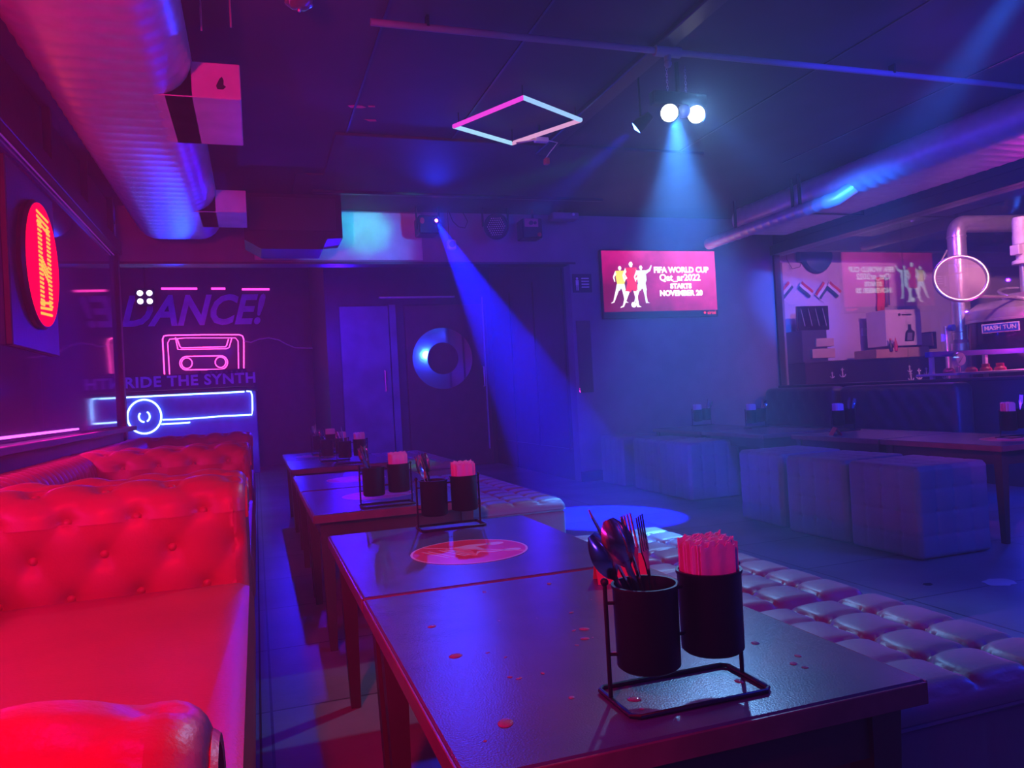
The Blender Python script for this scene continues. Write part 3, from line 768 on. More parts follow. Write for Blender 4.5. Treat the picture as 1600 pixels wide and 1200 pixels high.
# red tent card behind the near caddy
tcard = MB(); p = at(955, 912, 'Z', .5)
def tent(mb, w_, h, d_):
    t = .0012
    mb.prism([(-d_, 0), (0, h), (d_, 0), (d_-2*t, 0), (0, h-2*t), (-d_+2*t, 0)], (-w_/2, 0, 0), (0, 1, 0), (0, 0, 1), (w_, 0, 0)); return mb
tc_ = thing('tent_card', (.70, 1.45, .5003), 'small red folded card standing behind the near caddy', 'card', None, radians(-12))
tent(MB(), .11, .052, .026).build('card', M_RED, tc_)
text_mb('MENU', .022, (0, -.0145, .026), (1, 0, 0), (0, .45, .9), .0006).build('print', M_SEAM, tc_) if False else None
t2 = thing('tent_card', (3.64, 4.18, .5003), 'small red folded card on the second table of the right row', 'card', None, radians(60)); tent(MB(), .13, .05, .03).build('card', M_RED, t2)

# benches under the brewery window
def bench(y0, y1, label):
    o = thing('wall_bench', (4.42, y0, 0), label, 'bench', 'dark benches under the brewery window'); L = y1-y0
    MB().box(.04, .80, .03, L-.03, .0, .26, .01).build('base', M_LEATHD, o)
    s_ = MB(); qbox(s_, (.60, L-.02, .16), .03, 30, lambda u, v, f: .01*(sin(pi*u)*sin(pi*v)) if f == 't' else 0); s_.xf(Matrix.Translation((.30, L/2, .26))); s_.build('seat_cushion', M_LEATHD, o, True, True)
    s_ = MB(); qbox(s_, (.20, L-.02, .53), .06, 40, lambda u, v, f: .6*tuft(u*L, v*.5) if f == 'nx' else 0); s_.xf(Matrix.Translation((.70, L/2, .262))); s_.build('backrest', M_LEATHD, o, True, True)
bench(4.45, 5.72, 'dark padded bench against the wall below the brewery window')
bench(5.78, 6.80, 'dark padded bench in the corner under the television end of the window')

# ------------------------------------------------------------------ television
tv = thing('television', (3.885, YB-.005, 1.90), 'wall television showing a magenta football world cup announcement', 'television')
TW, TH = 1.27, .655
MB().box(-TW/2-.012, TW/2+.012, -.065, -.02, -TH/2-.012, TH/2+.012, .006).build('casing', M_BLACK, tv)
MB().box(-.2, .2, -.02, 0, -.15, .15).build('wall_bracket', M_BLACKMETAL, tv)
def screen_mat():
    m = bpy.data.materials.new('screen_picture'); m.use_nodes = True; nt = m.node_tree; nt.nodes.remove(nt.nodes['Principled BSDF'])
    tc = nt.nodes.new('ShaderNodeTexCoord'); sp_ = nt.nodes.new('ShaderNodeSeparateXYZ'); nt.links.new(tc.outputs['Object'], sp_.inputs[0])
    n_ = nt.nodes.new('ShaderNodeTexNoise'); n_.inputs['Scale'].default_value = 4; n_.inputs['Detail'].default_value = 5; nt.links.new(tc.outputs['Object'], n_.inputs[0])
    ad = nt.nodes.new('ShaderNodeMath'); ad.operation = 'MULTIPLY_ADD'; ad.inputs[1].default_value = .6; nt.links.new(sp_.outputs[0], ad.inputs[0])
    z_ = nt.nodes.new('ShaderNodeMath'); z_.operation = 'MULTIPLY_ADD'; z_.inputs[1].default_value = .9; nt.links.new(sp_.outputs[2], z_.inputs[0]); 
    k_ = nt.nodes.new('ShaderNodeMath'); k_.operation = 'MULTIPLY'; k_.inputs[1].default_value = .9; nt.links.new(n_.outputs[0], k_.inputs[0]); nt.links.new(k_.outputs[0], z_.inputs[2]); nt.links.new(z_.outputs[0], ad.inputs[2])
    r = nt.nodes.new('ShaderNodeValToRGB'); nt.links.new(ad.outputs[0], r.inputs[0])
    el = r.color_ramp.elements; el[0].position = .1; el[0].color = (.16, .0, .06, 1); el[1].position = 1.05; el[1].color = (1, .05, .40, 1)
    e2 = el.new(.5); e2.color = (.50, .0, .16, 1)
    e = nt.nodes.new('ShaderNodeEmission'); e.inputs[1].default_value = 1.5; nt.links.new(r.outputs[0], e.inputs[0]); nt.links.new(e.outputs[0], nt.nodes['Material Output'].inputs[0])
    return m
scr = MB().box(-TW/2, TW/2, -.068, -.064, -TH/2+.055, TH/2).build('screen', screen_mat(), tv)
E_W = emis('screen_white', (1, .93, .95), 1.6); E_Y = emis('screen_yellow', (1, .8, .12), 1.4); E_R = emis('screen_red', (.9, .02, .08), 1.4); E_C = emis('screen_pale', (.85, .95, 1), 1.4)
def scr_text(txt, size, x, z, bold=.0, sx=1., mt=None):
    text_mb(txt, size, (x, -.0685, z), (1, 0, 0), (0, 0, 1), .001, bold=bold, sx=sx).build('caption', mt or E_W, scr)
scr_text('FIFA WORLD CUP', .078, .240, .135, .0045, 1.0)
scr_text('Qat_ar2022', .092, .22, .058, .0035, 1.04)
scr_text('STARTS', .068, .225, -.027, .0045, 1.05)
scr_text('NOVEMBER 20', .074, .225, -.098, .0045, 1.03)
scr_text('airtel', .048, .565, -.300, .0015, 1., E_R)
lg = MB(); lg.lathe([(.014, 0), (.014, .001)], (.485, -.068, -.298), 16, (0, -1, 0)); lg.build('caption', E_R, scr)
def player(x, s, shirt, shorts, legs, arms, parent, pose):
    """flat picture of a footballer on the screen"""
    def pl(p, m, y=-.0692, nm='figure'):
        MB().prism([(x+a*s*pose, b_*s) for a, b_ in p], (0, y, 0), (1, 0, 0), (0, 0, 1), (0, -.0006, 0)).build(nm, m, parent)
    pl([(-.012, .165), (.0, .185), (.018, .185), (.028, .165), (.018, .140), (0, .140)], E_W)
    pl([(-.045, .135), (.06, .138), (.068, .04), (.05, -.0), (-.03, -.0), (-.04, .05)], shirt)
    pl([(-.035, -.0), (.055, -.0), (.065, -.065), (.02, -.06), (.01, -.045), (-.005, -.07), (-.05, -.06)], shorts)
    pl([(-.05, -.06), (-.015, -.066), (-.045, -.13), (-.075, -.19), (-.11, -.20), (-.105, -.19), (-.085, -.18)], legs, -.0694)
    pl([(.02, -.06), (.06, -.065), (.058, -.12), (.066, -.18), (.09, -.195), (.045, -.195), (.035, -.12)], legs, -.0694)
    if arms == 'up': pl([(.06, .135), (.10, .15), (.125, .19), (.135, .185), (.115, .13), (.066, .10)], legs, -.0694)
    else: pl([(.05, .13), (.09, .06), (.05, .03), (.045, .045), (.07, .065)], legs, -.0694)
    pl([(-.045, .135), (-.075, .07), (-.06, .02), (-.05, .025), (-.058, .07), (-.035, .10)], legs, -.0694)
player(-.455, .95, E_Y, E_C, E_W, 'dn', scr, 1)
player(-.335, 1.18, E_R, E_R, E_W, 'dn', scr, 1)
player(-.225, .98, E_C, E_C, E_C, 'up', scr, 1)
MB().lathe([(.028, 0), (.028, .001)], (-.315, -.0700, -.205), 24, (0, -1, 0)).build('figure', E_W, scr)

# ------------------------------------------------------------------ round red LED sign on the left wall
sg = thing('led_sign', (XL+.02, 4.27, 1.645), 'round red glowing LED sign with dotted pattern on the left wall', 'sign')
MB().box(-.035, -.005, -.42, .42, -.42, .42, .005).build('backing_panel', M_BLACK, sg)
MB().lathe([(.31, 0), (.315, .02), (.305, .035)], (-.005, 0, 0), 64, (1, 0, 0)).build('housing', M_BLACK, sg, True)
MB().lathe([(.298, .034), (.298, .038)], (-.005, 0, 0), 64, (1, 0, 0)).build('face', emis('sign_red', (1, .0, .03), 2.6), sg)
dots = MB(); R_ = .0075
def dline(p0, p1, n_):
    for i in range(n_):
        t = i/(n_-1); y = p0[0]+(p1[0]-p0[0])*t; z = p0[1]+(p1[1]-p0[1])*t
        dots.lathe([(R_, 0), (R_*.7, .004), (.0005, .006)], (.034, y, z), 8, (1, 0, 0))
for k in range(3):
    dline((-.09+k*.025, -.20), (-.09+k*.025, .20), 20); dline((.07+k*.025, -.19), (.07+k*.025, .19), 19)
    dline((-.10, .245-k*.025), (.10, .235-k*.03), 11); dline((-.10, -.245+k*.025), (.10, -.235+k*.03), 11); dline((-.05, .03-k*.025), (.06, -.02-k*.025), 7)
dots.build('led_dots', emis('sign_amber', (1, .22, .03), 3), sg)
# LED strips around the left glazing
def strip(name, a, b_, m, label, r=.006):
    return tag(MB().tube([a, b_], r, 8).build(name, m, None, True), label, 'led strip', 'thin LED strips')
E_PUR = emis('led_violet', (.75, .10, 1), 3.0); E_MAG = emis('reflection_magenta', (1, .04, .45), 3); E_PURD = emis('led_violet_dim', (.45, .04, .8), .35)
strip('led_strip', (XL+.0, -2.4, .835), (XL+.0, 5.12, .825), E_PUR, 'bright violet LED strip along the foot of the left glazing')
strip('led_strip', (XL+.0, -2.4, 2.152), (XL+.0, 6.70, 2.15), E_PURD, 'dim violet LED strip along the top of the left glazing', .004)

# ------------------------------------------------------------------ ceiling lamp (square LED frame) and its cable
C4 = [Vector((1.19, 4.413, 2.50)), Vector((1.461, 3.905, 2.50)), Vector((1.928, 4.18, 2.50)), Vector((1.646, 4.66, 2.50))]
cen = sum(C4, Vector())/4
sq = thing('led_frame_lamp', (cen.x, cen.y, 2.50), 'square frame of four LED tubes under the ceiling, pink and pale blue', 'ceiling lamp')
for i, (c1, cname) in enumerate((((.9, .05, .75), 'magenta'), ((.35, .62, 1), 'pale_blue'), ((.75, .35, .62), 'dusty_pink'), ((.40, .75, 1), 'ice_blue'))):
    a = C4[i]-cen; b_ = C4[(i+1) % 4]-cen; a.z = b_.z = 0
    tag(MB().tube([a*.98, b_*.98], .013, 12).build('tube', emis('tube_'+cname, c1, 1.1), sq, True), cname.replace('_', ' ')+' LED tube')
    MB().cyl((a.x*.9, a.y*.9, 0), (a.x*.9, a.y*.9, .08), .003, 6).build('hanger', M_BLACKMETAL, sq)
db = thing('driver_box', (1.80, 4.52, 2.47), 'small white driver box on a cable beside the LED frame', 'junction box')
MB().box(-.05, .04, -.02, .02, 0, .03, .004).build('box', M_WHITE, db)
MB().tube([(-.14, .09, .02), (-.10, .04, .015), (-.05, 0, .015)], .006, 6).build('cable', M_WHITE, db, True)
MB().tube([(.04, 0, .015), (.10, -.01, .0), (.06, .02, -.05), (.03, .03, -.09)], .004, 6).build('cable', M_WHITE, db, True)
MB().box(.02, .05, .01, .05, -.13, -.09, .004).build('plug', M_REDP, db)
MB().box(-.02, -.01, -.005, .005, .03, .11).build('mount', M_BLACKMETAL, db)

# ------------------------------------------------------------------ party lights
E_LAMP = emis('lamp_white', (.93, .97, 1), 5)
pl_ = thing('party_light_bar', (2.18, 3.47, 2.30), 'ceiling party light with two bright white round lamps and a clear ball between', 'stage light')
MB().box(-.16, .16, .02, .07, .05, .12, .006).build('bar', M_BLACKMETAL, pl_)
MB().cyl((0, .045, .12), (0, .045, .28), .012, 10).build('stem', M_BLACKMETAL, pl_)
for dx, dz, tg in ((-.085, -.005, (2.0, 1.4, 1.6)), (.075, -.003, (2.6, 1.8, 1.7))):
    d = (Vector((0, 0, .9))-Vector((2.18+dx, 3.47, 2.30))).normalized(); c_ = Vector((dx, 0, dz))
    MB().lathe([(.030, -.06), (.047, -.02), (.050, .0), (.050, .004), (.043, .004)], c_, 24, d).build('lamp_housing', M_BLACKMETAL, pl_, True)
    MB().lathe([(.044, .0045), (.030, .013), (.0005, .016)], c_, 24, d).build('lens', E_LAMP, pl_, True)
MB().ball((-.005, -.01, .005), .036, 16).build('crystal_ball', mat('crystal', (.6, .65, .75), .12, .2, spec=1., coat=.8, namt=.02), pl_, True)
for k, dx in enumerate((-.06, .05)):
    ch = MB()
    for i in range(9):
        a = [(dx+(.007 if i % 2 else .003)*cos(t_*pi/4), .045+(.003 if i % 2 else .007)*cos(t_*pi/4), .13+i*.016+.011*sin(t_*pi/4)) for t_ in range(8)]
        ch.tube(a, .0016, 5, True)
    ch.build('chain', M_STEEL, pl_, True)
sb = thing('par_light', (2.035, 3.72, 2.30), 'small blue glowing par light left of the two white lamps', 'stage light')
d = (Vector((1.1, 4.4, 1.5))-Vector((2.035, 3.72, 2.3))).normalized()
MB().lathe([(.022, -.10), (.036, -.03), (.038, .0), (.034, .0)], (0, 0, 0), 24, d).build('housing', M_BLACKMETAL, sb, True)
MB().lathe([(.034, .0005), (.0005, .012)], (0, 0, 0), 24, d).build('lens', emis('lamp_blue', (.10, .30, 1), 16), sb, True)
MB().cyl((.03, -.0, .04), (.03, 0, .28), .006, 8).build('stem', M_BLACKMETAL, sb)
# light above the top edge at right: source of the tall blue beam
wb = thing('wash_light', (3.14, 2.2, 2.52), 'stage light at the ceiling that throws the tall blue beam', 'stage light')
d = Vector((1.5, 3.2, -.9)).normalized()
MB().lathe([(.04, -.12), (.06, -.05), (.062, -.02)], (0, 0, 0), 24, d).build('housing', M_BLACKMETAL, wb, True)
MB().cyl((0, 0, 0), (0, 0, .06), .01, 8).build('stem', M_BLACKMETAL, wb)
# moving head in front of the fascia board
mh = thing('moving_head', (1.545, 6.60, 2.42), 'black moving head light in front of the pale board, throwing the sharp blue beam', 'stage light')
MB().box(-.13, .05, -.06, .14, -.10, .06, .01).build('body', M_BLACKMETAL, mh)
MB().lathe([(.03, 0), (.035, -.03), (.03, -.06)], (.015, -.06, .0), 20, (0, 1, 0)).build('lens_barrel', M_BLACKMETAL, mh, True)
MB().lathe([(.014, 0), (.009, .004), (.0005, .006)], (.012, -.121, .0), 16, (0, -1, 0)).build('lens', emis('lens_magenta', (.9, .15, 1), 14), mh, True)
for x in (-.14, .06): MB().box(x, x+.01, -.01, .03, -.05, .155).build('yoke', M_BLACKMETAL, mh)
MB().ball((-.10, -.065, .01), .02, 10, (1, .3, 1.4)).build('indicator', M_REDP, mh, True)
sc_ = thing('security_camera', (1.745, 6.72, 2.26), 'small white square lamp with a round front hanging from a rod', 'lamp')
MB().box(-.04, .04, -.02, .04, -.045, .045, .012).build('casing', M_WHITE, sc_)
MB().lathe([(.028, 0), (.028, .012), (.02, .014)], (0, -.02, 0), 20, (0, -1, 0)).build('front', M_WALL, sc_, True)
MB().cyl((-.02, .01, .04), (-.02, .01, .32), .003, 6).build('rod', M_BLACKMETAL, sc_)
MB().tube([(.0, .03, .30), (.03, .03, .22), (.08, .03, .17), (.14, .03, .16), (.17, .03, .22), (.13, .03, .30)], .004, 6).build('cable', M_BLACKMETAL, sc_, True)
pc = thing('par_can', (2.13, 6.58, 2.40), 'black round par can with a grid of small lenses in front of the fascia', 'stage light')
d = (Vector((0, 0, .9))-Vector((2.13, 6.58, 2.4))).normalized()+Vector((.25, 0, 0)); d.normalize()
MB().lathe([(.06, -.14), (.105, -.05), (.118, 0), (.118, .012), (.108, .012), (.10, .002), (.0005, .0)], (0, 0, 0), 32, d).build('housing', M_BLACKMETAL, pc, True)
ls = MB(); Rm = Vector((0, 0, 1)).rotation_difference(d).to_matrix()
for i in range(-4, 5):
    for j in range(-4, 5):
        x = (i+(j % 2)*.5)*.020; y = j*.018
        if x*x+y*y < .0075: ls.ball(Rm @ Vector((x, y, .004)), .0062, 8)
ls.build('lenses', M_STEEL, pc, True)
MB().box(-.125, -.115, .0, .03, 0, .175).build('yoke', M_BLACKMETAL, pc); MB().box(.115, .125, .0, .03, 0, .175).build('yoke', M_BLACKMETAL, pc)
pj = thing('effect_projector', (2.50, 6.62, 2.40), 'dark effect projector with a pinkish front plate right of the round par can', 'stage light')
MB().box(-.12, .07, -.05, .12, -.10, .08, .008).build('body', M_BLACKMETAL, pj)
MB().box(-.10, .03, -.054, -.05, .0, .075).build('front_plate', mat('pinkish_plate', (.5, .12, .2), .4), pj)
MB().lathe([(.02, 0), (.02, .01)], (-.04, -.054, .035), 16, (0, -1, 0)).build('lens', M_BLACKMETAL, pj); MB().lathe([(.014, 0), (.014, .01)], (.0, -.054, .035), 16, (0, -1, 0)).build('lens', M_BLACKMETAL, pj)
MB().ball((.04, -.05, -.07), .02, 10).build('knob', M_REDP, pj, True); MB().box(-.01, .01, 0, .02, .08, .18).build('bracket', M_BLACKMETAL, pj)
rt_ = thing('wifi_router', (2.78, 6.60, 2.50), 'pale flat box mounted under the ceiling near the television', 'router')
MB().box(-.10, .16, -.04, .1, -.02, .04, .008).build('casing', M_WALL, rt_); MB().box(-.02, .02, 0, .03, .04, .08).build('mount', M_BLACKMETAL, rt_)
MB().ball((.10, -.045, .02), .015, 8).build('knob', M_WHITE, rt_)
# loudspeaker under the ceiling
lsx = thing('loudspeaker', (.40, 6.35, 2.20), 'large black loudspeaker hung under the ceiling left of the pale board', 'loudspeaker')
cb = MB(); cb.prism([(-.42, -.02), (-.30, -.09), (.16, -.09), (.20, -.01), (.32, .0), (.32, .34), (-.42, .34)], (0, -.15, 0), (1, 0, 0), (0, 0, 1), (0, .40, 0)); cb.build('cabinet', M_BLACKMETAL, lsx)
MB().box(-.38, .27, -.16, -.152, .05, .31, .003).build('grille', M_BLACK, lsx); MB().box(-.05, .05, 0, .1, .34, .38).build('bracket', M_BLACKMETAL, lsx)
# dome of a ceiling fitting at the top edge and pendant behind
dm = thing('ceiling_speaker', (.24, 3.13, 2.53), 'dark oval fitting with a shiny rim near the top edge of the ceiling', 'ceiling fitting')
MB().lathe([(.0005, -.06), (.03, -.058), (.055, -.04), (.062, -.01), (.065, .05)], (0, 0, 0), 28).build('dome', mat('smoked_dome', (.12, .14, .14), .15, spec=.8, coat=.5), dm, True)
MB().lathe([(.068, -.005), (.068, .006)], (0, 0, 0), 28).build('rim', M_STEEL, dm, True)
MB().ball((.0, -.0, -.065), .008, 10).build('sensor', M_STEEL, dm, True)
# foam pyramid acoustic panel with threaded rods near the duct
for x, y in ((-.13, 3.2), (-.02, 3.15)):
    tag(MB().cyl((x, y, 2.38), (x, y, ZC), .004, 6).build('threaded_rod', M_STEEL), 'thin threaded rod hanging from the ceiling beside the duct', 'rod', 'threaded rods beside the duct')

for pts_, loc_, lb in (([(-.05, -.01), (-.02, -.022), (.03, -.02), (.055, 0), (.03, .018), (-.03, .02)], (.628, 4.409), 'larger oval red sticker on the dark ceiling'), ([(-.02, -.01), (.02, -.012), (.022, .008), (-.015, .012)], (.71, 4.39), 'smallest red sticker beside the oval one on the ceiling'), ([(-.04, -.012), (.03, -.016), (.04, .01), (0, .02)], (.735, 4.61), 'red triangular sticker on the ceiling below the oval one')):
    o = tag(MB().prism(pts_, (0, 0, 0), (1, 0, 0), (0, 1, 0), (0, 0, .0012)).build('ceiling_sticker', M_RED), lb, 'sticker', 'red stickers on the ceiling'); o.location = (loc_[0], loc_[1], ZC-.0014)
rr_ = random.Random(5)
for (cx_, cy_, ra, m__, lb) in ((2.888, 2.417, .07, M_WALL, 'pale ragged paint patch on the floor at the right'), (2.634, 2.533, .022, M_SEAM, 'small dark round mark on the floor near the pale patch')):
    o = tag(MB().prism([(ra*cos(k*pi/9)*rr_.uniform(.8, 1.15), ra*.8*sin(k*pi/9)*rr_.uniform(.8, 1.15)) for k in range(18)], (0, 0, 0), (1, 0, 0), (0, 1, 0), (0, 0, .001)).build('floor_mark', M_BOARD if ra > .05 else m__), lb, 'floor mark'); o.location = (cx_, cy_, .0003)

# ------------------------------------------------------------------ DJ corner: booth, neon, lettering
YN = 11.0
E_NB = emis('neon_blue', (.22, .42, 1), 9); E_NM = emis('neon_magenta', (1, .05, .42), 5)
bo = thing('dj_booth', (-.95, YN, 0), 'DJ booth with blue neon record and bars on its front', 'booth')
lft = at(150, 650, 'Y', YN).x
x1 = at(402, 640, 'Y', YN).x+.95; x0 = -2.3+.95; M_BF = mat('booth_front', (.06, .10, .45), .35, bump=.1)
MB().box(x0, x1, 0, .7, 0, 1.12, .01).build('carcass', M_BF, bo)
MB().box(x0-.02, x1+.02, -.03, .72, 1.12, 1.17, .006).build('counter_top', M_WALLD, bo)
rd = MB().box(x0+.1, x1-.02, -.035, .02, 1.175, 1.37, .006); rb = rd.build('lettered_board', M_WALLD, bo)
pz = at(292, 593, 'Y', YN-.04)
text_mb('RIDE THE SYNTH', .19, (.165, -.038, 1.285), (1, 0, 0), (0, 0, 1), .006, bold=.006, sx=1.02, spacing=1.1).build('lettering', mat('letter_blue', (.55, .55, .9), .4), rb)
def NP(x, y): p = at(x, y, 'Y', YN-.03); return (p.x+.95, p.y-YN, p.z)
def neon(pts, r, m, parent, closed=False, nm='neon_tube'): return MB().tube(pts, r, 8, closed).build(nm, m, parent, True)
def circ(cx, cy, r, a0=0, a1=360, n_=40): return [(cx+r*cos(radians(a0+(a1-a0)*k/n_)), cy+r*sin(radians(a0+(a1-a0)*k/n_))) for k in range(n_+1)]
neon([NP(*p) for p in circ(225.5, 651, 26.5)][:-1], .011, E_NB, bo, True)
neon([NP(*p) for p in circ(225.5, 651, 8.5, -60, 60, 12)], .010, E_NB, bo); neon([NP(*p) for p in circ(225.5, 651, 8.5, 90, 220, 12)], .010, E_NB, bo)
neon([NP(*p) for p in ((254, 656), (300, 654), (350, 650), (393.5, 648), (394.5, 640), (394, 618), (392, 612), (385, 611))], .009, E_NB, bo)
neon([NP(*p) for p in ((382, 612), (345, 614), (300, 616), (198, 621), (165, 624))], .009, E_NB, bo)
neon([NP(*p) for p in ((252, 663), (270, 662), (297, 660))], .009, E_NB, bo)
# mixer and deck on the booth
mx_ = thing('dj_mixer', (-.35, YN+.3, 1.17), 'DJ mixer with knobs standing on the booth at its right end', 'mixer')
MB().box(-.25, .25, -.15, .15, .0, .26, .006).build('case', M_WALLD, mx_)
kn = MB()
for i in range(7):
    for j in range(3): kn.lathe([(.016, 0), (.013, .02)], (-.2+i*.066, -.15, .06+j*.07+.02), 10, (0, -1, 0))
kn.build('knobs', M_WALL, mx_)
cs = thing('neon_cassette', (-.6, 11.93, 1.75), 'pink neon cassette tape outline on the wall behind the booth', 'neon sign')
YC = 11.93
def CP(x, y): p = at(x, y, 'Y', YC-.03); return (p.x+.6, p.y-YC, p.z-1.75)
neon([CP(*p) for p in ((257, 585), (254, 530), (256, 525), (262, 524), (320, 523), (374, 523), (379, 525), (381, 531), (381, 585))], .009, E_NM, cs)
neon([CP(*p) for p in ((265, 585), (262, 536), (265, 530), (290, 528), (368, 528), (372, 533), (373, 585))], .007, E_NM, cs)
neon([CP(*p) for p in ((274, 527), (278, 546), (283, 546), (353, 545), (358, 543), (362, 529))], .007, E_NM, cs)
neon([CP(*p) for p in ((277, 530), (281, 541), (283, 543.5), (352, 542), (354, 540), (357, 530))][:], .008, E_NM, cs)
loop = [(290, 557)]+[(345, 556)]+circ(345, 566.5, 10.5, -90, 90, 12)+[(290, 578)]+circ(291.5, 567.5, 10.5, 90, 270, 12)
neon([CP(*p) for p in loop], .008, E_NM, cs, True)
neon([CP(*p) for p in circ(292, 567.5, 8.2)][:-1], .007, E_NM, cs, True); neon([CP(*p) for p in circ(344.5, 566, 8.2)][:-1], .007, E_NM, cs, True)
MB().box(-.66+.6-.1, -.66+.6-.06, -.02, .05, -.4, -.3).build('mount', M_BLACKMETAL, cs)
MB().tube([CP(*p) for p in ((381, 533), (392, 535), (405, 530), (420, 528), (435, 531), (448, 538), (460, 543), (480, 544), (495, 544))], .010, 6).build('cord', M_WHITE, cs, True)
pD = at(300, 487, 'Y', 11.96)
tag(text_mb('DANCE!', .60, (pD.x, 11.985, pD.z), (1, 0, 0), (0, 0, 1), .02, shear=.32, bold=.016, sx=.86, spacing=1.0).build('wall_lettering', mat('violet_paint', (.55, .40, .95), .4, bump=.2)), 'large slanted violet DANCE! lettering on the wall above the neon cassette', 'lettering')
for (xa, xb, y) in ((252, 308, 451), (330, 352, 451), (378, 421, 452)):  # glowing tubes added in place of magenta reflections
    a = at(xa, y, 'Y', 11.984); b_ = at(xb, y, 'Y', 11.984)
    o = tag(MB().tube([a, b_], .016, 10).build('reflection_tube', E_MAG, None, True), {252: 'long glowing magenta tube imitating a reflection above the DANCE lettering', 330: 'short glowing magenta tube imitating a reflection, between the two longer ones above DANCE', 378: 'glowing magenta tube imitating a reflection above the exclamation mark'}[xa], 'imitated reflection', 'magenta tubes imitating reflections above the lettering')
q4 = at(226, 464, 'Y', 11.3); qd = thing('reflection_lamps', q4, 'added cluster of four white round lamps imitating a reflection above the D', 'stage light')  # lamp cluster added in place of white reflections
MB().box(-.12, .12, .02, .08, -.12, .12, .01).build('housing', M_BLACKMETAL, qd)
for dx in (-.058, .058):
    for dz in (-.055, .055): MB().lathe([(.038, 0), (.025, .02), (.0005, .025)], (dx, .02, dz), 16, (0, -1, 0)).build('lens', emis('reflection_white', (.85, .8, 1), 4), qd, True)
MB().cyl((0, .05, .12), (0, .05, 2.95-q4.z), .012, 8).build('stem', M_BLACKMETAL, qd)
struct('trim_far_soffit', MB().box(-4, .85, 9.2, 9.35, 2.66, 2.95), mat('soffit_paint', (.35, .35, .4), .4, bump=.2))
lamp('soffit_wash', 'SPOT', (-.5, 7.6, 2.2), 26, (.01, .06, 1), (-.6, 9.25, 2.75), .05, 70, .8)
lamp('booth_blue', 'AREA', (-.7, 10.6, .35), 4, (.02, .08, 1), (-.7, 11.0, .6), (1.6, .1))

# ------------------------------------------------------------------ brewery behind the glass
YW = 7.6
struct('floor_brewery', MB().box(XR+.14, 11, -2.6, YW, .0, .01), M_WALL)
struct('wall_brewery_back', MB().box(XR+.14, 11, YW, YW+.1, 0, 2.9), M_BREW)
struct('wall_brewery_side', MB().box(10.9, 11, -2.6, YW, 0, 2.9), M_BREW)
struct('ceiling_brewery', MB().box(XR+.14, 11, -2.6, YW, 2.9, 3.0), M_WALLD)
struct('beam_brewery', MB().box(XR+.14, 11, YW-.45, YW-.35, 2.32, 2.9), M_BLACK)
lamp('brewery_lamp', 'SPOT', (6.3, 4.3, 2.7), 330, (1, .34, .50), (7.7, 6.6, .7), .05, 125, .7)
lamp('brewery_violet', 'POINT', (6.3, 6.0, 2.4), 45, (.3, .05, 1), size=.02)
lamp('brewery_magenta', 'POINT', (6.5, 4.72, 1.12), 30, (1, .02, .6), size=.01)
def W(x, y, d=0.): return at(x, y, 'Y', YW-d)
# flags on a string
fg = 'small tricolour flags on a cord'
for i, (x, y, an, lb) in enumerate(((1228, 453, -45, 'farthest from the television reflection'), (1259, 452, 38, 'second along the cord'), (1284, 454, -50, 'third along the cord'), (1303, 452, 38, 'closest to the magenta reflection'))):
    p = W(x, y, .03); o = thing('small_flag', p, 'small tricolour paper flag on the brewery wall, '+lb, 'flag', fg)
    o.rotation_euler = (0, radians(an), 0)
    for k, m_ in enumerate((M_FABRED, M_FABW, M_FABG)):
        def wv(u, v, k=k): return ((u-.5)*.20, .004*sin(u*6), .05-.035*k-.035*v)
        def wv2(u, v, k=k): return ((u-.5)*.20, .004*sin(u*6)-.002, .05-.035*k-.035*v)
        q = MB(); q.grid(wv, 8, 1); q.grid(wv2, 8, 1); tag(q.build('stripe', m_, o), ('red', 'white', 'dark green')[k]+' stripe')
    MB().cyl((-.10, 0, .06), (-.10, 0, -.12), .003, 6).build('stick', M_WHITE, o)
tag(MB().tube([W(1212, 400, .01), W(1214, 440, .01), W(1218, 500, .01), W(1228, 533, .01)], .004, 5).build('hanging_cable', M_BLACKMETAL, None, True), 'thin dark cord running down the brewery wall by the window corner', 'cord')
tag(MB().tube([W(1229, 372, .02), W(1229, 405, .02), W(1238, 420, .02), W(1250, 417, .02), W(1255, 400, .02), W(1280, 372, .02)], .004, 5).build('hanging_cable', M_BLACKMETAL, None, True), 'looped dark cord hanging high on the brewery wall', 'cord')
p = W(1282, 397, .10); fan = thing('hooded_fan', p, 'round dark bowl shaped fitting high on the brewery wall', 'wall fitting')
MB().lathe([(.20, 0), (.22, .03), (.20, .07), (.10, .10), (.0005, .10)], (0, .1, 0), 32, (0, -1, 0)).build('bowl', mat('teal_plastic', (.03, .14, .2), .5), fan, True)
MB().box(-.28, -.18, .02, .1, -.08, .04, .01).build('bracket', MATS['teal_plastic'], fan)
# sockets
for (x, y, l) in ((1224, 534, 'double switch plate low on the brewery wall near the corner'), (1351, 519, 'white socket with a plugged in lead on the brewery wall')):
    p = W(x, y, 0); o = thing('wall_socket', p, l, 'socket'); MB().box(-.10 if x < 1300 else -.05, .10 if x < 1300 else .05, -.02, 0, -.05, .05, .004).build('plate', M_WHITE, o)
    MB().box(.01, .05, -.05, -.02, -.02, .02, .004).build('plug', M_BLACKMETAL, o)
a = [W(1355, 522, .07), W(1370, 532, .08), W(1400, 536, .30), W(1440, 541, .35)]
tag(MB().tube(a, .006, 6).build('power_lead', M_BLACKMETAL, None, True), 'black power lead running from the socket towards the cartons', 'cable')
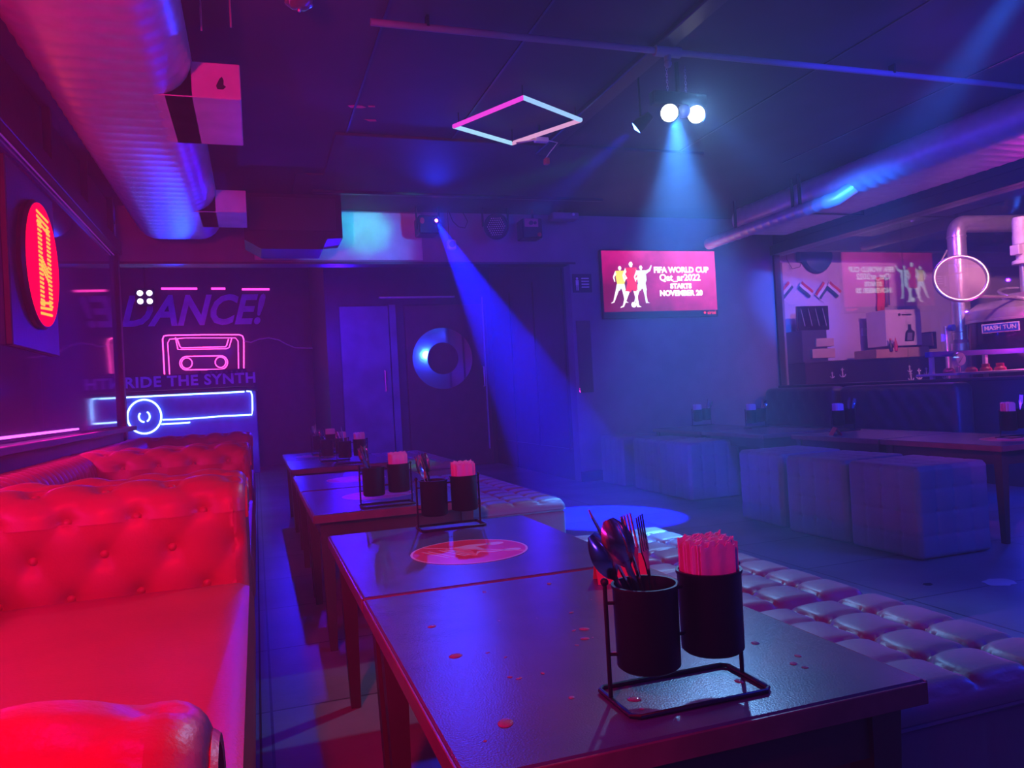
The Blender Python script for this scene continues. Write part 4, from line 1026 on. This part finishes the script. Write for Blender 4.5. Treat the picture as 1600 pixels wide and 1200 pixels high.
# monitor on a stand, counters, cartons
p = W(1270, 515, .35)
mo = thing('monitor', (W(1272, 515, .35).x, YW-.35, 0), 'black panel leaning on a box stand against the brewery wall', 'monitor')
zcm = at(1330, 562, 'Y', YW-.75).z+.002; zt = W(1272, 478, .35).z; zb_ = W(1272, 516, .35).z
MB().box(-.22, .22, 0, .03, zb_, zt, .006).build('panel', mat('gloss_black', (.01, .01, .012), .12, coat=.6), mo)
MB().box(-.20, .15, -.03, .25, zcm, zb_, .006).build('stand', M_WALLD, mo)
hl = MB()
for k in range(4): hl.prism([(-.17+k*.10, zt-.03), (-.165+k*.10, zt-.03), (-.12+k*.10, zb_+.05), (-.128+k*.10, zb_+.05)], (0, -.003, 0), (1, 0, 0), (0, 0, 1), (0, .002, 0))
hl.build('trim_lines', M_STEEL, mo)
def boxat(name, x0, x1, yt, yb, d0, d1, m, label, cat, b_=.004):
    """box standing between depths d0 and d1 before the brewery wall"""
    pa = W(x0, yb, d1); pb = W(x1, yt, d1); cx = (pa.x+pb.x)/2
    o = thing(name, (cx, YW-d1, pa.z), label, cat); wd = (pb.x-pa.x)/2
    MB().box(-wd, wd, 0, d1-d0, 0, pb.z-pa.z, b_).build('body', m, o); return o, wd, pb.z-pa.z
M_CTR = mat('black_counter', (.02, .02, .03), .3, bump=.1)
ct = thing('brewery_counter', (5.62, YW-.75, 0), 'long low black counter with small white anchors on its front', 'counter')
zc_ = at(1330, 562, 'Y', YW-.75).z
MB().box(0, 2.75, 0, .72, 0, zc_-.02, .004).build('carcass', M_CTR, ct); MB().box(-.02, 2.77, -.02, .74, zc_-.02, zc_, .004).build('worktop', M_BLACK, ct)
an = MB()
def anchor(x, z, s):
    an.box(x-.006*s, x+.006*s, -.006, -.001, z-.05*s, z+.05*s); an.box(x-.02*s, x+.02*s, -.006, -.001, z+.025*s, z+.035*s)
    pts = [(x+.04*s*cos(radians(a_)), z-.015*s+.035*s*sin(radians(a_))) for a_ in range(190, 351, 16)]
    an.tube([(q[0], -.004, q[1]) for q in pts], .006*s, 5)
for (x, y, s) in ((1316, 582, .9), (1300, 586, .6), (1421, 576, .7), (1436, 584, 1.1), (1447, 580, .8), (1423, 588, .9), (1485, 580, .9), (1475, 586, .7)):
    q = at(x, y, 'Y', YW-.75); anchor(q.x-5.62, q.z, s*1.1)
an.build('anchor_print', M_WHITE, ct)
bx_, wd, hh = boxat('juicer_carton', 1386, 1438, 483, 541, .15, .45, M_CARDW, 'tall white carton with a printed juicer picture on the brewery counter', 'carton')
jp = MB(); jp.prism([(-.02, .05), (.0, .16), (.04, .19), (.04, .25), (.09, .25), (.09, .19), (.14, .16), (.12, .05)], (.02, -.002, 0), (1, 0, 0), (0, 0, 1), (0, .001, 0)); tag(jp.build('printed_picture', M_CTR, bx_), 'dark juicer picture')
MB().prism([(.015, .06), (.03, .15), (.10, .15), (.09, .06)], (.02, -.0035, 0), (1, 0, 0), (0, 0, 1), (0, .001, 0)).build('printed_highlight', M_STEEL, bx_)
jl = MB(); jl.lathe([(.018, 0), (.018, .001)], (-.06, -.002, hh-.06), 16, (0, -1, 0)); jl.box(-.02, .12, -.003, -.001, hh-.07, hh-.055); jl.build('printed_mark', M_CTR, bx_)
boxat('cardboard_box', 1396, 1452, 541, 560, .12, .5, M_CARD, 'brown cardboard box under the white juicer carton', 'box')
boxat('cardboard_box', 1370, 1396, 545, 560, .15, .5, M_CARD, 'small brown cardboard box left of the one under the carton', 'box')
boxat('cardboard_box', 1440, 1458, 520, 541, .12, .40, M_CARD, 'small brown box on top, right of the white carton', 'box')
boxat('dark_folder', 1456, 1463, 518, 545, .12, .35, M_CTR, 'thin dark upright folder beside the small top box', 'folder')
boxat('cardboard_box', 1276, 1303, 528, 542, .1, .4, M_CARD, 'small brown box on the counter beside the black panel', 'box')
boxat('cardboard_box', 1270, 1305, 544, 560, .1, .42, M_CARD, 'flat brown box stacked below the small one beside the black panel', 'box')
bt = thing('sauce_bottle', (W(1391, 530, .5).x, YW-.5, W(1391, 545, .5).z-.03), 'small dark bottle standing before the white carton', 'bottle')
MB().lathe([(.022, 0), (.024, .07), (.010, .10), (.010, .13)], (0, 0, 0), 16).build('body', M_CTR, bt, True); MB().lathe([(.012, .13), (.012, .15)], (0, 0, 0), 14).build('cap', M_REDP, bt)
bt = thing('sauce_bottle', (W(1399, 530, .5).x, YW-.5, W(1391, 545, .5).z-.03), 'small red bottle standing before the white carton', 'bottle')
MB().lathe([(.020, 0), (.022, .08), (.008, .13), (.003, .16)], (0, 0, 0), 16).build('body', M_REDP, bt, True)
o_ = thing('apron', W(1374, 465, .02), 'dark red apron hanging on the brewery wall left of the white carton', 'apron')
MB().grid(lambda u, v: (-.05+.13*u-(.02 if v > .5 else 0)*v, -.02+.012*sin(u*14), -.0-.55*v+.25), 16, 6).build('cloth', M_FABRED, o_, True); MB().grid(lambda u, v: (.06+.07*u, -.03+.01*sin(u*10), -.35*v+.25), 10, 5).build('strap', M_CTR, o_, True)

# mash tun
tx, ty, tr = 7.42, 5.75, .50
tn = thing('mash_tun', (tx, ty, 0), 'large steel mash tun with a blue name plate and dark glass jacket', 'brewing vessel')
ztop = 1.50
MB().lathe([(.48, .12), (.50, .15), (.50, 1.36)], (0, 0, 0), 48).build('jacket', mat('dark_steel_jacket', (.10, .06, .14), .12, .8, bump=.1, bscale=6), tn, True)
MB().lathe([(.505, 1.36), (.51, 1.38), (.50, 1.46), (.40, 1.54), (.0005, 1.60)], (0, 0, 0), 48).build('lid', M_STEEL, tn, True)
for z in (.3, 1.34): MB().lathe([(.503, z), (.512, z+.005), (.512, z+.025), (.503, z+.03)], (0, 0, 0), 48).build('band', M_STEEL, tn, True)
for a in (30, 150, 270): MB().cyl((.38*cos(radians(a)), .38*sin(radians(a)), 0), (.38*cos(radians(a)), .38*sin(radians(a)), .14), .03, 12).build('leg', M_STEEL, tn, True)
dv = (Vector((0, 0, 0))-Vector((tx, ty, 0))).normalized(); rt = Vector((-dv.y, dv.x, 0))
npos = dv*.515+rt*-.20*(-1 if rt.x < 0 else 1); npos = dv*.50
px_ = at(1570, 497, 'X', tx-.38); 
pl2 = MB(); u_ = rt if rt.x > 0 else -rt; o0 = dv*.47+u_*(-.16)+Vector((0, 0, 1.26)); nrm = (dv*.9-u_*.35).normalized(); uu = Vector((0, 0, 1)).cross(nrm)*-1; uu = -uu if uu.dot(u_) < 0 else uu
o0 = nrm*.515+Vector((0, 0, 1.27))
for (w_, h_, dd, mm, nm) in ((.17, .045, .0, M_WHITE, 'plate_border'), (.158, .036, .004, mat('plate_blue', (.02, .12, .6), .4), 'name_plate')):
    q = MB(); q.prism([(-w_, -h_), (w_, -h_), (w_, h_), (-w_, h_)], o0+nrm*dd, uu, (0, 0, 1), nrm*.004); q.build(nm, mm, tn)
text_mb('MASH TUN', .058, o0+nrm*.0085, uu, (0, 0, 1), .002, bold=.001).build('plate_lettering', M_WHITE, tn)
# sight tubes with red glow
for k, dd in enumerate((.05, .13)):
    MB().cyl(dv*.53+u_*(dd+.04)+Vector((0, 0, .85)), dv*.53+u_*(dd+.04)+Vector((0, 0, 1.38)), .012, 10).build('sight_tube', mat('red_tube', (.8, .05, .08), .15), tn, True)
def ringtube(c, r, nrm_, rr, n_=48):
    c = Vector(c); nrm_ = Vector(nrm_).normalized(); a = nrm_.orthogonal().normalized(); b_ = nrm_.cross(a)
    return [c+(a*cos(2*pi*k/n_)+b_*sin(2*pi*k/n_))*r for k in range(n_)]
# manway on the lid, its cover swung open
mwc = at(1578, 453, 'Y', ty-.12)-Vector((tx, ty, 0)); mwc.x = max(-.22, mwc.x)
MB().tube(ringtube((-.14, -.16, 1.60), .23, (-.12, -.35, 1), .02), .016, 10, True).build('manway_rim', M_STEEL, tn, True)
MB().lathe([(.21, 0), (.215, .08), (.22, .1)], (-.14, -.16, 1.50), 40).build('manway_neck', M_STEEL, tn, True)
lc = at(1501, 435, 'Y', 5.5); lc = lc-Vector((tx, ty, 0))
nl = Vector((-.55, -.8, .30)).normalized()
MB().tube(ringtube(lc, .225, nl, .02), .018, 10, True).build('open_lid_rim', M_STEEL, tn, True)
lm = MB(); 
lm.lathe([(.215, 0), (.12, .015), (.0005, .02)], lc, 40, nl); lm.build('open_lid_glass', M_LID, tn, True)
hg = MB().tube([lc+Vector((.17, .02, -.17)), (-.34, -.22, 1.56)], .014, 8); hg.tube([lc+Vector((-.14, 0, .20)), lc+Vector((-.17, -.02, .26)), lc+Vector((-.22, 0, .17))], .008, 6); hg.build('hinge', M_STEEL, tn, True)
# agitator motor
mot = thing('agitator_motor', (tx+.1, ty-.05, 1.58), 'pale agitator motor standing on top of the mash tun', 'motor')
pm = at(1594, 360, 'Y', ty-.05); mx0 = pm.x-(tx+.1)
m_ = MB().cyl((mx0, 0, 0), (mx0, 0, .34), .03, 14); m_.build('shaft', M_STEEL, mot, True)
MB().lathe([(.09, .33), (.09, .36), (.05, .38), (.06, .52), (.075, .53), (.075, .62), (.07, .63), (.07, .76), (.06, .80), (.0005, .80)], (mx0, 0, 0), 20).build('motor_body', M_WHITE, mot, True)
MB().box(mx0-.10, mx0-.04, -.05, .05, .42, .52, .006).build('terminal_box', M_WHITE, mot)
# steam pipe
v0 = at(1493, 350, 'Y', 6.3); v1 = at(1502, 600, 'Y', 6.3)
sp2 = thing('steam_pipe', (v0.x, 6.3, 0), 'tall polished steel pipe that bends right behind the mash tun', 'pipe')
zt = v0.z
pts = [(0, 0, .0), (0, 0, zt-.12)]+[(.12-.12*cos(radians(a)), 0, zt-.12+.12*sin(radians(a))) for a in range(15, 91, 15)]+[(1.6, -.3, zt-.02)]
MB().tube(pts, .092, 24).build('pipe_body', M_STEEL, sp2, True)
for z in (.55, 1.28, 1.9, zt-.15): MB().lathe([(.093, 0), (.100, .004), (.100, .014), (.093, .018)], (0, 0, z), 24).build('joint_band', M_STEEL, sp2, True)
MB().lathe([(.092, .60), (.15, .66), (.15, 1.16), (.092, 1.20)], (0, 0, 0), 28).build('sleeve', M_STEEL, sp2, True)
MB().cyl((-.17, .05, 0), (-.17, .05, 1.35), .022, 12).build('side_pipe', M_STEEL, sp2, True)
MB().lathe([(.035, 0), (.035, .05)], (-.17, .0, 1.33), 12, (0, -1, 0)).build('valve', M_BLUEP, sp2)
MB().lathe([(.05, 0), (.05, .03)], (.06, -.14, .86), 16, (0, -1, 0)).build('valve', M_CTR, sp2)
# gauge
gp = at(1501, 561, 'Y', 4.9); ga = thing('pressure_gauge', Vector((gp.x, gp.y, gp.z)), 'round white faced pressure gauge in front of the steel pipe', 'gauge')
MB().lathe([(.055, .0), (.06, -.02), (.06, -.04)], (0, 0, 0), 28, (0, -1, 0)).build('case', M_STEEL, ga, True); MB().lathe([(.052, .0), (.052, .004)], (0, 0, 0), 28, (0, -1, 0)).build('dial', M_WHITE, ga)
MB().prism([(-.03, -.03), (-.024, -.034), (.03, .03)], (0, -.006, 0), (1, 0, 0), (0, 0, 1), (0, -.001, 0)).build('needle', M_CTR, ga); MB().cyl((0, .02, -.055), (0, .02, -gp.z+.776-.02+.02), .010, 8).build('stem', M_STEEL, ga)
# bench rail in front of the vessels with caps on its shelf
rl = thing('valve_trough', (5.95, 4.60, 0), 'low steel trough with a blue top rail lit magenta, in front of the vessels', 'trough')
a0 = at(1452, 550, 'Y', 4.93); 
X0 = a0.x-5.95; z1 = a0.z
MB().box(X0, X0+2.2, .33, .38, z1-.045, z1, .004).build('top_rail', M_BLUEP, rl)
for dx in (.03, .62, 1.3, 2.1): MB().box(X0+dx, X0+dx+.03, .34, .37, 0, z1-.045).build('post', M_WHITE, rl)
MB().box(X0+.02, X0+2.2, .10, .50, .84, .86, .004).build('shelf', M_WHITE, rl)
for i, (dx, l) in enumerate(((.10, 'wide flat red cap on the trough shelf near its corner post'), (.34, 'red cap in front of the gauge on the trough shelf'), (.50, 'tall red cap on the trough shelf right of the gauge'), (.66, 'red cap on the trough shelf farthest from the corner post'))):
    o = tag(MB().lathe([(.045, 0), (.045, .02), (.03, .035), (.03, .06 if i > 1 else .04), (.0005, .062 if i > 1 else .042)], (0, 0, 0), 20).build('float_ball', M_REDP, None, True), l, 'cap', 'red caps on the trough shelf'); o.location = (5.95+X0+dx, 4.60+.24, .861)

# ------------------------------------------------------------------ the haze of the club
hm = bpy.data.materials.new('haze'); hm.use_nodes = True; nt = hm.node_tree; nt.nodes.remove(nt.nodes['Principled BSDF'])
vs_ = nt.nodes.new('ShaderNodeVolumeScatter'); vs_.inputs['Density'].default_value = .031; vs_.inputs['Anisotropy'].default_value = .25; vs_.inputs['Color'].default_value = (1, 1, 1, 1)
nt.links.new(vs_.outputs[0], nt.nodes['Material Output'].inputs['Volume'])
hz = MB().box(XL-.005, XR+.01, -2.55, YB-.02, .02, ZC-.005).build('haze', hm); tag(hz, 'thin smoke haze filling the club room', 'haze', None, 'stuff')
